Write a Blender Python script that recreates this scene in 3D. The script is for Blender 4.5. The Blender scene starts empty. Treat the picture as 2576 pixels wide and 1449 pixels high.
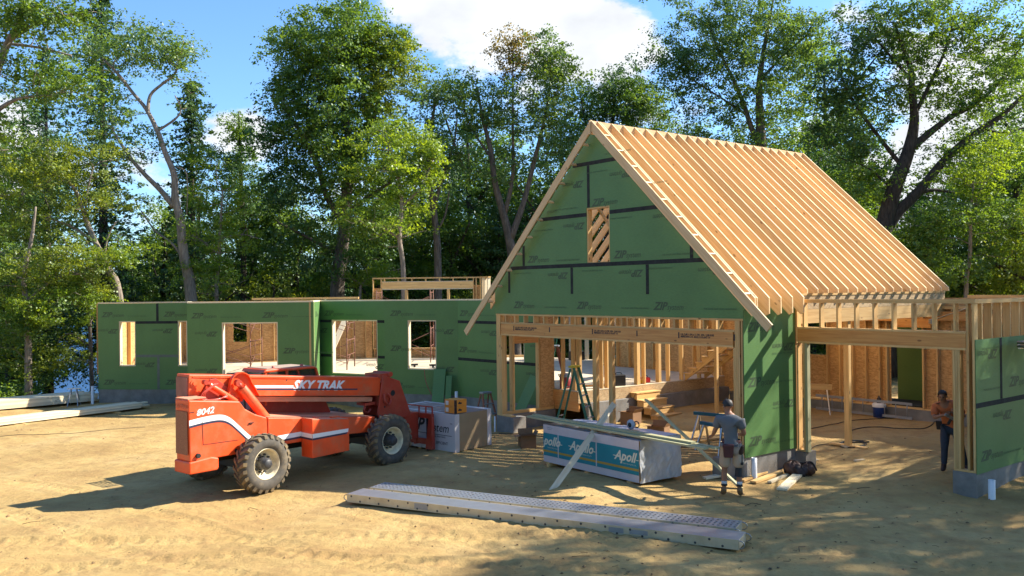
import bpy, math, random
import numpy as np
from mathutils import Vector, Matrix, noise as mnoise
rng = np.random.default_rng(7)
random.seed(7)
S = bpy.context.scene
COL = S.collection
D2R = math.radians

# ------------------------------------------------------------------ camera
cam_d = bpy.data.cameras.new('camera'); cam = bpy.data.objects.new('camera', cam_d); COL.objects.link(cam)
cam_d.sensor_width = 36.0
cam_d.lens = 36.0 * 2195.0 / 2576.0
cam_d.clip_start = 0.1; cam_d.clip_end = 3000
CAM_H = 3.9
cam.matrix_world = Matrix.Translation((0, 0, CAM_H)) @ Matrix.Rotation(math.pi / 2 + 0.0039, 4, 'X') @ Matrix.Rotation(-0.0113, 4, 'Z')
S.camera = cam
S.view_settings.view_transform = 'Standard'; S.view_settings.look = 'None'
S.view_settings.gamma = 1.0; S.view_settings.exposure = 1.38
S.render.film_transparent = False
S.cycles.max_bounces = 8; S.cycles.transparent_max_bounces = 16
S.cycles.transmission_bounces = 4; S.cycles.diffuse_bounces = 4
S.cycles.sample_clamp_indirect = 6.0

# ------------------------------------------------------------------ sun and sky
SUN_DIR = Vector((0.966 * math.cos(D2R(38)), 0.258 * math.cos(D2R(38)), math.sin(D2R(38)))).normalized()
sd = bpy.data.lights.new('sun', 'SUN'); sd.energy = 4.5; sd.angle = D2R(0.5); sd.color = (1.0, 0.92, 0.79)
sun = bpy.data.objects.new('sun', sd); COL.objects.link(sun)
sun.rotation_euler = SUN_DIR.to_track_quat('Z', 'Y').to_euler(); sun.location = SUN_DIR * 60

W = bpy.data.worlds.new('World'); S.world = W; W.use_nodes = True
nt = W.node_tree; nt.nodes.clear()
def N(nt, t, **kw):
    n = nt.nodes.new(t)
    for k, v in kw.items():
        if k.startswith('i_'):
            key = k[2:]
            key = int(key) if key.isdigit() else key
            n.inputs[key].default_value = v
        else: setattr(n, k, v)
    return n
def LK(nt, a, b): nt.links.new(a, b)
def pxdir(x, y):
    return Vector(((x - 1288) / 2195, 1.0, (733 - y) / 2195)).normalized()
sky = N(nt, 'ShaderNodeTexSky', sky_type='NISHITA', sun_disc=False, sun_elevation=D2R(38), sun_rotation=math.atan2(0.966, 0.258),
        altitude=150.0, air_density=1.0, dust_density=0.6, ozone_density=2.5)
tc = N(nt, 'ShaderNodeTexCoord')
noi = N(nt, 'ShaderNodeTexNoise', i_Scale=7.5, i_Detail=9.0, i_Roughness=0.62)
mp = N(nt, 'ShaderNodeMapping'); mp.inputs['Scale'].default_value = (1, 1, 1.9); mp.inputs['Location'].default_value = (3.1, 1.7, 0.4)
LK(nt, tc.outputs['Generated'], mp.inputs['Vector']); LK(nt, mp.outputs['Vector'], noi.inputs['Vector'])
acc = noi.outputs['Fac']
# clouds sit where the sky has them: (picture x, picture y, angular radius, weight)
for (bx, by, br, bw) in [(1110, 40, .11, .24), (1400, 20, .15, .26), (1230, 90, .06, .12), (1560, 110, .07, .34), (1700, 60, .06, .1), (620, 300, .075, .30), (20, 320, .06, .3),
                         (2140, 40, .07, .25), (2420, 160, .12, .26), (2500, 330, .10, .26), (2300, 520, .12, .15), (1650, 330, .10, .05), (880, 560, .2, .12),
                         (1400, 560, .3, .10), (300, 640, .25, .14), (1900, 620, .3, .08), (700, 60, .16, -.25), (300, 20, .16, -.25), (1100, 200, .05, -.1), (1900, 200, .07, -.12)]:
    vd = N(nt, 'ShaderNodeVectorMath', operation='DISTANCE'); LK(nt, tc.outputs['Generated'], vd.inputs[0]); vd.inputs[1].default_value = pxdir(bx, by)
    mr = N(nt, 'ShaderNodeMapRange', interpolation_type='SMOOTHSTEP'); mr.inputs['From Min'].default_value = 0.0; mr.inputs['From Max'].default_value = br
    mr.inputs['To Min'].default_value = bw; mr.inputs['To Max'].default_value = 0.0
    LK(nt, vd.outputs['Value'], mr.inputs['Value'])
    ad = N(nt, 'ShaderNodeMath', operation='ADD'); LK(nt, acc, ad.inputs[0]); LK(nt, mr.outputs['Result'], ad.inputs[1]); acc = ad.outputs[0]
mk = N(nt, 'ShaderNodeMapRange', interpolation_type='SMOOTHSTEP'); mk.inputs['From Min'].default_value = 0.61; mk.inputs['From Max'].default_value = 0.74
LK(nt, acc, mk.inputs['Value'])
n2 = N(nt, 'ShaderNodeTexNoise', i_Scale=11.0, i_Detail=5.0); LK(nt, mp.outputs['Vector'], n2.inputs['Vector'])
cr = N(nt, 'ShaderNodeMapRange'); cr.inputs['From Min'].default_value = 0.3; cr.inputs['From Max'].default_value = 0.65; cr.inputs['To Min'].default_value = 0.78; cr.inputs['To Max'].default_value = 1.0
LK(nt, n2.outputs['Fac'], cr.inputs['Value'])
cc = N(nt, 'ShaderNodeVectorMath', operation='SCALE'); cc.inputs[0].default_value = (5.3, 5.5, 5.8); LK(nt, cr.outputs['Result'], cc.inputs['Scale'])
gm = N(nt, 'ShaderNodeVectorMath', operation='MULTIPLY'); gm.inputs[1].default_value = (0.80, 1.06, 1.32); LK(nt, sky.outputs['Color'], gm.inputs[0])
mx = N(nt, 'ShaderNodeMix', data_type='RGBA'); LK(nt, mk.outputs['Result'], mx.inputs['Factor']); LK(nt, gm.outputs['Vector'], mx.inputs[6]); LK(nt, cc.outputs['Vector'], mx.inputs[7])
bg = N(nt, 'ShaderNodeBackground', i_Strength=0.082); LK(nt, mx.outputs[2], bg.inputs['Color'])
wo = N(nt, 'ShaderNodeOutputWorld'); LK(nt, bg.outputs[0], wo.inputs['Surface'])

# ------------------------------------------------------------------ materials
def newmat(name):
    m = bpy.data.materials.new(name); m.use_nodes = True
    nt = m.node_tree; b = nt.nodes['Principled BSDF']
    return m, nt, b
def paint(name, col, rough=.6, metal=0., var=.12, scale=4., bump=0., bscale=60., coat=0., dirt=None, dirtscale=3., dirtamt=.5):
    m, nt, b = newmat(name)
    b.inputs['Roughness'].default_value = rough; b.inputs['Metallic'].default_value = metal
    if coat: b.inputs['Coat Weight'].default_value = coat; b.inputs['Coat Roughness'].default_value = .15
    tc = N(nt, 'ShaderNodeTexCoord')
    no = N(nt, 'ShaderNodeTexNoise', i_Scale=scale, i_Detail=6.0, i_Roughness=.6); LK(nt, tc.outputs['Object'], no.inputs['Vector'])
    cr = N(nt, 'ShaderNodeValToRGB'); e = cr.color_ramp.elements
    e[0].position = .3; e[1].position = .7
    e[0].color = (*[c * (1 - var) for c in col], 1); e[1].color = (*[min(1, c * (1 + var)) for c in col], 1)
    LK(nt, no.outputs['Fac'], cr.inputs['Fac']); out = cr.outputs['Color']
    if dirt:
        n3 = N(nt, 'ShaderNodeTexNoise', i_Scale=dirtscale, i_Detail=8.0, i_Roughness=.7); LK(nt, tc.outputs['Object'], n3.inputs['Vector'])
        mr = N(nt, 'ShaderNodeMapRange'); mr.inputs['From Min'].default_value = .48; mr.inputs['From Max'].default_value = .68; mr.inputs['To Max'].default_value = dirtamt
        LK(nt, n3.outputs['Fac'], mr.inputs['Value'])
        mx = N(nt, 'ShaderNodeMix', data_type='RGBA'); LK(nt, mr.outputs['Result'], mx.inputs['Factor']); LK(nt, out, mx.inputs[6]); mx.inputs[7].default_value = (*dirt, 1); out = mx.outputs[2]
    LK(nt, out, b.inputs['Base Color'])
    if bump:
        n4 = N(nt, 'ShaderNodeTexNoise', i_Scale=bscale, i_Detail=4.0); LK(nt, tc.outputs['Object'], n4.inputs['Vector'])
        bp = N(nt, 'ShaderNodeBump', i_Strength=bump, i_Distance=.02); LK(nt, n4.outputs['Fac'], bp.inputs['Height']); LK(nt, bp.outputs['Normal'], b.inputs['Normal'])
    return m
def wood(name, c0, c1, knots=True, rough=.65, tint=.18):
    m, nt, b = newmat(name); b.inputs['Roughness'].default_value = rough
    uv = N(nt, 'ShaderNodeUVMap'); mp = N(nt, 'ShaderNodeMapping'); mp.inputs['Scale'].default_value = (1.2, 22, 1); LK(nt, uv.outputs['UV'], mp.inputs['Vector'])
    no = N(nt, 'ShaderNodeTexNoise', i_Scale=1.0, i_Detail=6.0, i_Roughness=.6, i_Distortion=.6); LK(nt, mp.outputs['Vector'], no.inputs['Vector'])
    cr = N(nt, 'ShaderNodeValToRGB'); e = cr.color_ramp.elements; e[0].position = .32; e[1].position = .68; e[0].color = (*c0, 1); e[1].color = (*c1, 1)
    LK(nt, no.outputs['Fac'], cr.inputs['Fac']); out = cr.outputs['Color']
    geo = N(nt, 'ShaderNodeNewGeometry'); oi = N(nt, 'ShaderNodeObjectInfo')
    ad = N(nt, 'ShaderNodeMath', operation='ADD'); LK(nt, geo.outputs['Random Per Island'], ad.inputs[0]); LK(nt, oi.outputs['Random'], ad.inputs[1])
    fr = N(nt, 'ShaderNodeMath', operation='FRACT'); LK(nt, ad.outputs[0], fr.inputs[0])
    mr = N(nt, 'ShaderNodeMapRange'); mr.inputs['To Min'].default_value = 1 - tint; mr.inputs['To Max'].default_value = 1 + tint; LK(nt, fr.outputs[0], mr.inputs['Value'])
    vm = N(nt, 'ShaderNodeVectorMath', operation='SCALE'); LK(nt, out, vm.inputs[0]); LK(nt, mr.outputs['Result'], vm.inputs['Scale']); out = vm.outputs[0]
    if knots:
        m2 = N(nt, 'ShaderNodeMapping'); m2.inputs['Scale'].default_value = (2.2, 5, 1); LK(nt, uv.outputs['UV'], m2.inputs['Vector'])
        vo = N(nt, 'ShaderNodeTexVoronoi', i_Scale=1.0); LK(nt, m2.outputs['Vector'], vo.inputs['Vector'])
        mk = N(nt, 'ShaderNodeMapRange'); mk.inputs['From Min'].default_value = .07; mk.inputs['From Max'].default_value = .12; mk.inputs['To Min'].default_value = .75; mk.inputs['To Max'].default_value = 0
        LK(nt, vo.outputs['Distance'], mk.inputs['Value'])
        mx = N(nt, 'ShaderNodeMix', data_type='RGBA'); LK(nt, mk.outputs['Result'], mx.inputs['Factor']); LK(nt, out, mx.inputs[6]); mx.inputs[7].default_value = (c0[0] * .3, c0[1] * .22, c0[2] * .2, 1); out = mx.outputs[2]
    LK(nt, out, b.inputs['Base Color'])
    return m
def osb(name, c0, c1):
    m, nt, b = newmat(name); b.inputs['Roughness'].default_value = .75
    tc = N(nt, 'ShaderNodeTexCoord'); mp = N(nt, 'ShaderNodeMapping'); mp.inputs['Scale'].default_value = (1, 1, 2.2); LK(nt, tc.outputs['Object'], mp.inputs['Vector'])
    dn = N(nt, 'ShaderNodeTexNoise', i_Scale=9.0, i_Detail=3.0); LK(nt, mp.outputs['Vector'], dn.inputs['Vector'])
    mm = N(nt, 'ShaderNodeMix', data_type='RGBA'); mm.inputs['Factor'].default_value = .12; LK(nt, mp.outputs['Vector'], mm.inputs[6]); LK(nt, dn.outputs['Color'], mm.inputs[7])
    vo = N(nt, 'ShaderNodeTexVoronoi', i_Scale=17.0); LK(nt, mm.outputs[2], vo.inputs['Vector'])
    sp = N(nt, 'ShaderNodeSeparateColor'); LK(nt, vo.outputs['Color'], sp.inputs[0])
    n2 = N(nt, 'ShaderNodeTexNoise', i_Scale=1.3, i_Detail=4.0); LK(nt, tc.outputs['Object'], n2.inputs['Vector'])
    mi = N(nt, 'ShaderNodeMath', operation='MULTIPLY_ADD'); LK(nt, sp.outputs[0], mi.inputs[0]); mi.inputs[1].default_value = .55; 
    ms = N(nt, 'ShaderNodeMath', operation='MULTIPLY'); LK(nt, n2.outputs['Fac'], ms.inputs[0]); ms.inputs[1].default_value = .5; LK(nt, ms.outputs[0], mi.inputs[2])
    cr = N(nt, 'ShaderNodeValToRGB'); e = cr.color_ramp.elements; e[0].position = .1; e[1].position = .8; e[0].color = (*c0, 1); e[1].color = (*c1, 1)
    LK(nt, mi.outputs[0], cr.inputs['Fac']); LK(nt, cr.outputs['Color'], b.inputs['Base Color'])
    return m
MT = {}
MT['lumber'] = wood('lumber', (.52, .30, .10), (.70, .46, .19))
MT['rafter'] = wood('rafter_wood', (.64, .41, .19), (.80, .57, .31), tint=.17)
MT['plank'] = wood('pale_board', (.62, .50, .32), (.78, .68, .48))
MT['treated'] = wood('treated_board', (.36, .34, .18), (.50, .48, .28))
MT['lvl'] = wood('laminated_beam', (.50, .20, .05), (.66, .34, .10), tint=.06)
MT['osb'] = osb('strand_board', (.34, .17, .055), (.62, .37, .15))
MT['osb_pale'] = osb('strand_board_pale', (.30, .19, .09), (.52, .37, .20))
MT['floor'] = paint('subfloor_board', (.60, .50, .35), .8, var=.10, scale=2.5)
def zipmat():
    m, nt, b = newmat('green_sheathing'); b.inputs['Roughness'].default_value = .55
    tc = N(nt, 'ShaderNodeTexCoord')
    no = N(nt, 'ShaderNodeTexNoise', i_Scale=1.1, i_Detail=5.0); LK(nt, tc.outputs['Object'], no.inputs['Vector'])
    mp = N(nt, 'ShaderNodeMapping'); mp.inputs['Scale'].default_value = (12, 12, 70); LK(nt, tc.outputs['Object'], mp.inputs['Vector'])
    n2 = N(nt, 'ShaderNodeTexNoise', i_Scale=1.0, i_Detail=5.0); LK(nt, mp.outputs['Vector'], n2.inputs['Vector'])
    ad = N(nt, 'ShaderNodeMath', operation='ADD'); LK(nt, no.outputs['Fac'], ad.inputs[0]); LK(nt, n2.outputs['Fac'], ad.inputs[1])
    cr = N(nt, 'ShaderNodeValToRGB'); e = cr.color_ramp.elements; e[0].position = .35; e[1].position = .65; e[0].color = (.074, .168, .045, 1); e[1].color = (.100, .218, .062, 1)
    hf = N(nt, 'ShaderNodeMath', operation='MULTIPLY'); hf.inputs[1].default_value = .5; LK(nt, ad.outputs[0], hf.inputs[0]); LK(nt, hf.outputs[0], cr.inputs['Fac'])
    LK(nt, cr.outputs['Color'], b.inputs['Base Color'])
    return m
MT['zip'] = zipmat()
MT['print'] = paint('printed_ink', (.048, .085, .036), .6, var=.2)
MT['printfaint'] = paint('faint_print', (.055, .12, .045), .6, var=.2)
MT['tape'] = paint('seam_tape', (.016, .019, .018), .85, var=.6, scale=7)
MT['tapegrey'] = paint('grey_tape', (.10, .13, .11), .5, var=.2)
MT['concrete'] = paint('concrete', (.21, .20, .185), .9, var=.30, scale=2.2, bump=.3, bscale=40, dirt=(.16, .13, .10), dirtscale=1.5)
MT['dark'] = paint('black_rubber', (.015, .015, .016), .6)
MT['steel'] = paint('steel', (.35, .35, .36), .35, 1.0)
MT['rust'] = paint('rusty_tube', (.17, .07, .045), .7, .2, var=.4, scale=12)
MT['white'] = paint('white_pvc', (.75, .75, .74), .4, var=.05)
MT['ink'] = paint('black_ink', (.02, .02, .025), .7)

# ------------------------------------------------------------------ mesh helpers
class MB:
    def __init__(s): s.v = []; s.f = []; s.uv = []; s.m = []; s.smooth = []
    def poly(s, pts, uvs=None, mi=0, sm=False):
        b = len(s.v); s.v.extend([tuple(p) for p in pts]); s.f.append(list(range(b, b + len(pts))))
        s.uv.append(uvs or [(0, 0)] * len(pts)); s.m.append(mi); s.smooth.append(sm)
    def mesh(s, verts, faces, mi=0, sm=False, uvf=None):
        b = len(s.v); s.v.extend([tuple(p) for p in verts])
        for f in faces:
            s.f.append([b + i for i in f]); s.m.append(mi); s.smooth.append(sm)
            s.uv.append([uvf(verts[i]) for i in f] if uvf else [(0, 0)] * len(f))
    def hexa(s, c, ax=None, mi=0):
        """c: 8 corners, 0-3 bottom loop, 4-7 top loop above them"""
        c = [Vector(p) for p in c]
        if ax is None:
            es = [(c[1] - c[0]), (c[3] - c[0]), (c[4] - c[0])]; ax = max(es, key=lambda e: e.length)
        ax = Vector(ax).normalized(); o = random.random() * 50; o2 = random.random() * 50
        fs = [(0, 3, 2, 1), (4, 5, 6, 7), (0, 1, 5, 4), (1, 2, 6, 5), (2, 3, 7, 6), (3, 0, 4, 7)]
        b = len(s.v); s.v.extend([tuple(p) for p in c])
        for k, f in enumerate(fs):
            n = (c[f[1]] - c[f[0]]).cross(c[f[2]] - c[f[1]])
            n = n.normalized() if n.length > 1e-12 else Vector((0, 0, 1))
            w = n.cross(ax)
            if w.length < .3: w = n.cross(Vector((.3, .8, .5)))
            w.normalize()
            s.f.append([b + i for i in f]); s.m.append(mi); s.smooth.append(False)
            s.uv.append([(c[i].dot(ax) + o, c[i].dot(w) + o2 + k * .37) for i in f])
    def box(s, x0, y0, z0, x1, y1, z1, mi=0, ax=None):
        x0, x1 = min(x0, x1), max(x0, x1); y0, y1 = min(y0, y1), max(y0, y1); z0, z1 = min(z0, z1), max(z0, z1)
        s.hexa([(x0, y0, z0), (x1, y0, z0), (x1, y1, z0), (x0, y1, z0), (x0, y0, z1), (x1, y0, z1), (x1, y1, z1), (x0, y1, z1)], ax, mi)
    def beam(s, p, q, w, h, up=(0, 0, 1), mi=0):
        """rectangular bar centred on p-q; w across, h along up"""
        p = Vector(p); q = Vector(q); d = (q - p).normalized(); up = Vector(up)
        sd = d.cross(up)
        if sd.length < 1e-4: sd = d.cross(Vector((1, 0, 0)))
        sd.normalize(); u2 = sd.cross(d).normalized(); a = sd * w / 2; b = u2 * h / 2
        s.hexa([p - a - b, q - a - b, q + a - b, p + a - b, p - a + b, q - a + b, q + a + b, p + a + b], d, mi)
    def prism(s, pts, dirv, mi=0, ax=None, sides=True):
        """closed outline pts (3d), pushed along dirv"""
        pts = [Vector(p) for p in pts]; dv = Vector(dirv); n = len(pts)
        nr = Vector((0, 0, 0))
        for i in range(n): nr += pts[i].cross(pts[(i + 1) % n])
        if nr.dot(dv) > 0: pts.reverse()
        a = Vector(ax).normalized() if ax else (pts[1] - pts[0]).normalized()
        w = dv.normalized().cross(a); o = random.random() * 40
        uvf = lambda p: (Vector(p).dot(a) + o, Vector(p).dot(w) + Vector(p).dot(dv.normalized()))
        vs = pts + [p + dv for p in pts]
        fs = [list(range(n)), [n + i for i in range(n)][::-1]]
        if sides: fs += [[i, n + i, n + (i + 1) % n, (i + 1) % n] for i in range(n)]
        fs = [fs[0], fs[1]] + [f for f in fs[2:]]
        # outline now winds so that face 0 looks against dirv
        s.mesh(vs, [fs[0], fs[1]] + fs[2:], mi, False, uvf)
    def tube(s, pts, r, n=8, mi=0, cap=True, sm=True, up=None):
        pts = [Vector(p) for p in pts]; k = len(pts)
        rs = r if isinstance(r, (list, tuple)) else [r] * k
        vs = []; prev = None
        for i, p in enumerate(pts):
            d = (pts[min(i + 1, k - 1)] - pts[max(i - 1, 0)]).normalized()
            if prev is None:
                a = Vector(up) if up else (Vector((0, 0, 1)) if abs(d.z) < .9 else Vector((1, 0, 0)))
            else: a = prev
            x = d.cross(a)
            if x.length < 1e-5: x = d.cross(Vector((.3, .9, .2)))
            x.normalize(); y = x.cross(d).normalized(); prev = y
            for j in range(n):
                t = 2 * math.pi * j / n
                vs.append(p + x * math.cos(t) * rs[i] + y * math.sin(t) * rs[i])
        fs = []
        for i in range(k - 1):
            for j in range(n):
                fs.append([i * n + j, i * n + (j + 1) % n, (i + 1) * n + (j + 1) % n, (i + 1) * n + j])
        if cap: fs.append(list(range(n))[::-1]); fs.append([(k - 1) * n + j for j in range(n)])
        s.mesh(vs, fs, mi, sm)
        if cap: s.smooth[-1] = False; s.smooth[-2] = False
    def lathe(s, prof, org, axis, n=32, mi=0, sm=True, closed=False):
        """prof: (radius, distance along axis)"""
        axis = Vector(axis).normalized(); org = Vector(org)
        a = Vector((0, 0, 1)) if abs(axis.z) < .9 else Vector((1, 0, 0))
        x = axis.cross(a).normalized(); y = axis.cross(x).normalized()
        vs = []
        for (r, h) in prof:
            for j in range(n):
                t = 2 * math.pi * j / n; vs.append(org + axis * h + (x * math.cos(t) + y * math.sin(t)) * max(r, 1e-4))
        k = len(prof); fs = []
        for i in range(k - 1 + (1 if closed else 0)):
            i2 = (i + 1) % k
            for j in range(n): fs.append([i * n + j, i * n + (j + 1) % n, i2 * n + (j + 1) % n, i2 * n + j])
        s.mesh(vs, fs, mi, sm)
    def build(s, name, mats, parent=None, bevel=0., loc=None, recalc=False, autosm=False):
        me = bpy.data.meshes.new(name); me.from_pydata(s.v, [], s.f)
        if not isinstance(mats, (list, tuple)): mats = [mats]
        for m in mats: me.materials.append(MT[m] if isinstance(m, str) else m)
        uvl = me.uv_layers.new(name='UVMap')
        flat = [c for f in s.uv for uv in f for c in uv]
        uvl.data.foreach_set('uv', flat)
        me.polygons.foreach_set('material_index', s.m); me.polygons.foreach_set('use_smooth', s.smooth)
        if recalc:
            import bmesh
            bm = bmesh.new(); bm.from_mesh(me); bmesh.ops.recalc_face_normals(bm, faces=bm.faces); bm.to_mesh(me); bm.free()
        me.update(); me.validate()
        o = bpy.data.objects.new(name, me); COL.objects.link(o)
        if parent is not None: o.parent = parent
        if loc is not None: o.location = loc
        if bevel:
            bv = o.modifiers.new('bevel', 'BEVEL'); bv.width = bevel; bv.segments = 2; bv.limit_method = 'ANGLE'; bv.angle_limit = D2R(40)
        return o
def tag(o, label, cat, group=None, kind=None):
    o['label'] = label; o['category'] = cat
    if group: o['group'] = group
    if kind: o['kind'] = kind
    return o
def thing(name, label, cat, loc=(0, 0, 0), rz=0., group=None):
    o = bpy.data.objects.new(name, None); COL.objects.link(o); o.location = loc; o.rotation_euler = (0, 0, rz)
    o.empty_display_size = .2
    return tag(o, label, cat, group)
def copy_tree(o, parent=None):
    c = o.copy(); COL.objects.link(c); c.parent = parent
    for ch in list(o.children): copy_tree(ch, c)
    return c
_txt = {}
def glyphs(txt, size=1., shear=0., off=0., sx=1.):
    k = (txt, size, shear, off, sx)
    if k not in _txt:
        cu = bpy.data.curves.new('t', 'FONT'); cu.body = txt; cu.size = size; cu.shear = shear; cu.offset = off; cu.resolution_u = 2
        o = bpy.data.objects.new('t', cu); COL.objects.link(o)
        me = o.to_mesh(); vs = [(v.co.x * sx, v.co.y) for v in me.vertices]; fs = [list(p.vertices) for p in me.polygons]
        o.to_mesh_clear(); bpy.data.objects.remove(o); bpy.data.curves.remove(cu)
        _txt[k] = (vs, fs, max([v[0] for v in vs] or [0]))
    return _txt[k]
def put_text(mb, txt, org, xd, yd, size, shear=0., off=0., sx=1., mi=0, flip=False):
    """letters lying in the plane through org with x along xd and y along yd; flip turns them upside down"""
    vs, fs, wd = glyphs(txt, size, shear, off, sx)
    org = Vector(org); xd = Vector(xd); yd = Vector(yd)
    if flip: xd = -xd; yd = -yd
    mb.mesh([org + xd * x + yd * y for x, y in vs], fs, mi)
    return wd
def zip_logo(mb, org, xd, yd, s=.2, flip=False):
    org = Vector(org); xd = Vector(xd); yd = Vector(yd); k = -1 if flip else 1
    s *= 1.1; w = put_text(mb, 'ZIP', org, xd, yd, s * 1.18, .35, s * .04, 1.08, flip=flip)
    put_text(mb, 'system', org + xd * (w - .03) * k, xd, yd, s * .88, .35, s * .004, .92, flip=flip)
def tagline(mb, org, xd, yd, s=.05, flip=False, txt='THE ROOF AND WALL SHEATHING'):
    put_text(mb, txt, org, xd, yd, s, .2, s * .02, 1.0, flip=flip, mi=1)
def panel(mb, xs0, xs1, z0, z1, y0, y1, holes=(), mi=0):
    """upright board in the local xz plane from y0 (seen side) to y1, with rectangular holes (x0,z0,x1,z1)"""
    X = sorted({xs0, xs1, *[h[0] for h in holes if xs0 < h[0] < xs1], *[h[2] for h in holes if xs0 < h[2] < xs1]})
    Z = sorted({z0, z1, *[h[1] for h in holes if z0 < h[1] < z1], *[h[3] for h in holes if z0 < h[3] < z1]})
    def solid(i, j):
        if i < 0 or j < 0 or i >= len(X) - 1 or j >= len(Z) - 1: return False
        cx = (X[i] + X[i + 1]) / 2; cz = (Z[j] + Z[j + 1]) / 2
        return not any(h[0] < cx < h[2] and h[1] < cz < h[3] for h in holes)
    for i in range(len(X) - 1):
        for j in range(len(Z) - 1):
            if not solid(i, j): continue
            a, b, c, d = X[i], X[i + 1], Z[j], Z[j + 1]
            P = lambda x, y, z: (x, y, z)
            q = lambda pts: mb.poly(pts, [(p[0] + p[1], p[2]) for p in pts], mi)
            q([P(a, y0, c), P(b, y0, c), P(b, y0, d), P(a, y0, d)]); q([P(b, y1, c), P(a, y1, c), P(a, y1, d), P(b, y1, d)])
            if not solid(i - 1, j): q([P(a, y1, c), P(a, y0, c), P(a, y0, d), P(a, y1, d)])
            if not solid(i + 1, j): q([P(b, y0, c), P(b, y1, c), P(b, y1, d), P(b, y0, d)])
            if not solid(i, j - 1): q([P(a, y1, c), P(b, y1, c), P(b, y0, c), P(a, y0, c)])
            if not solid(i, j + 1): q([P(a, y0, d), P(b, y0, d), P(b, y1, d), P(a, y1, d)])
# ------------------------------------------------------------------ places measured on the site
GL = Vector((-0.46, 24.44, 0)); GA = D2R(-51.69)
GU = Vector((math.cos(GA), math.sin(GA), 0)); GV = Vector((-GU.y, GU.x, 0))
def gw(u, v, z=0.): return GL + GU * u + GV * v + Vector((0, 0, z))
def sstep(a, b, x): t = np.clip((x - a) / (b - a), 0, 1); return t * t * (3 - 2 * t)
_ph = rng.random((40, 4))
def terrain(X, Y):
    X = np.asarray(X, float); Y = np.asarray(Y, float)
    dx = X - GL.x; dy = Y - GL.y; uu = dx * GU.x + dy * GU.y; vv = dx * GV.x + dy * GV.y
    inside = sstep(-.2, .6, uu) * (1 - sstep(12.0, 13.2, uu)) * (1 - sstep(10, 14, vv))
    z = .26 * sstep(1.4, 5.5, vv) * inside
    left = 1 - sstep(4, 16, X - (Y - 40) * .25)
    drop = np.maximum(Y - 33.5, 0)
    z = z - left * np.minimum(drop * .15, 4.2)
    z = z - (1 - left) * np.minimum(np.maximum(Y - 42, 0) * .03, 1.5)
    z = z + 11 * sstep(240, 330, Y) + 4.0 * sstep(235, 250, Y)
    z = z - .10 * sstep(12, 0, Y)
    # ruts and lumps
    for k in range(14):
        f = .5 + 3.2 * _ph[k, 0]; a = 6.283 * _ph[k, 1]
        z = z + .014 / (f ** .7) * np.sin(f * (X * math.cos(a) + Y * math.sin(a)) + 6.283 * _ph[k, 2])
    for k in range(14, 34):
        f = 5 + 14 * _ph[k, 0]; a = 6.283 * _ph[k, 1]
        z = z + .0013 * np.sin(f * (X * math.cos(a) + Y * math.sin(a)) + 6.283 * _ph[k, 2] + 1.3 * np.sin(X * .9 + Y * 1.3 * _ph[k, 3]))
    return z
def tz(x, y): return float(terrain(x, y))

# ground sheet
def axis(parts):
    out = []
    for a, b, n in parts: out.extend(np.linspace(a, b, n, endpoint=False))
    return np.array(out + [parts[-1][1]])
xs = axis([(-900, -80, 30), (-80, -24, 60), (-24, 22, 620), (22, 80, 60), (80, 900, 30)])
ys = axis([(-40, 6, 30), (6, 40, 560), (40, 80, 70), (80, 420, 90), (420, 900, 10)])
XX, YY = np.meshgrid(xs, ys); ZZ = terrain(XX, YY)
# tyre tracks pressed into the sand
def track(path, wd, depth, Z):
    P = np.array(path, float); pts = []
    for i in range(len(P) - 1):
        n = max(2, int(np.linalg.norm(P[i + 1] - P[i]) / .05)); t = np.linspace(0, 1, n, endpoint=False)[:, None]; pts.append(P[i] * (1 - t) + P[i + 1] * t)
    Q = np.concatenate(pts); s = np.arange(len(Q)) * .05
    m = (XX > Q[:, 0].min() - 1) & (XX < Q[:, 0].max() + 1) & (YY > Q[:, 1].min() - 1) & (YY < Q[:, 1].max() + 1)
    idx = np.argwhere(m)
    for c in range(0, len(idx), 4000):
        ii = idx[c:c + 4000]; px = XX[ii[:, 0], ii[:, 1]][:, None] - Q[None, :, 0]; py = YY[ii[:, 0], ii[:, 1]][:, None] - Q[None, :, 1]
        d = px * px + py * py; j = d.argmin(1); dd = np.sqrt(d[np.arange(len(j)), j])
        w = np.clip(1.35 - dd / (wd / 2), 0, 1); Z[ii[:, 0], ii[:, 1]] += -depth * np.minimum(w * 2, 1) * (w > 0) + depth * 1.1 * (w > .3) * (np.sin(s[j] * 2 * math.pi / .24 + dd * 9) > .1) + depth * .8 * np.exp(-((dd - wd * .72) / .06) ** 2)
for off in (0, 2.0):
    track([(-16 + off * .3, 12.5 - off), (-10, 13.6 - off * .8), (-4, 14.2 - off * .5), (2, 13.8 - off * .9), (9, 11.5 - off)], .36, .026, ZZ)
    track([(-14, 20 - off), (-9, 17.6 - off), (-6, 15.4 - off), (-1.5, 12.0 - off * .7), (3, 8)], .36, .022, ZZ)
    track([(-3.2 + off * .8, 16), (-.4 + off, 13.4), (.8 + off, 10.4), (1.2 + off, 7)], .34, .018, ZZ)
ny, nx = XX.shape
me = bpy.data.meshes.new('ground'); me.vertices.add(nx * ny)
me.vertices.foreach_set('co', np.stack([XX, YY, ZZ], -1).astype(np.float32).ravel())
ii, jj = np.meshgrid(np.arange(ny - 1), np.arange(nx - 1), indexing='ij'); a0 = (ii * nx + jj).ravel()
quads = np.stack([a0, a0 + 1, a0 + nx + 1, a0 + nx], -1).astype(np.int32)
me.loops.add(quads.size); me.loops.foreach_set('vertex_index', quads.ravel()); me.polygons.add(len(quads))
me.polygons.foreach_set('loop_start', np.arange(0, quads.size, 4)); me.polygons.foreach_set('use_smooth', np.ones(len(quads), bool)); me.update()
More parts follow.
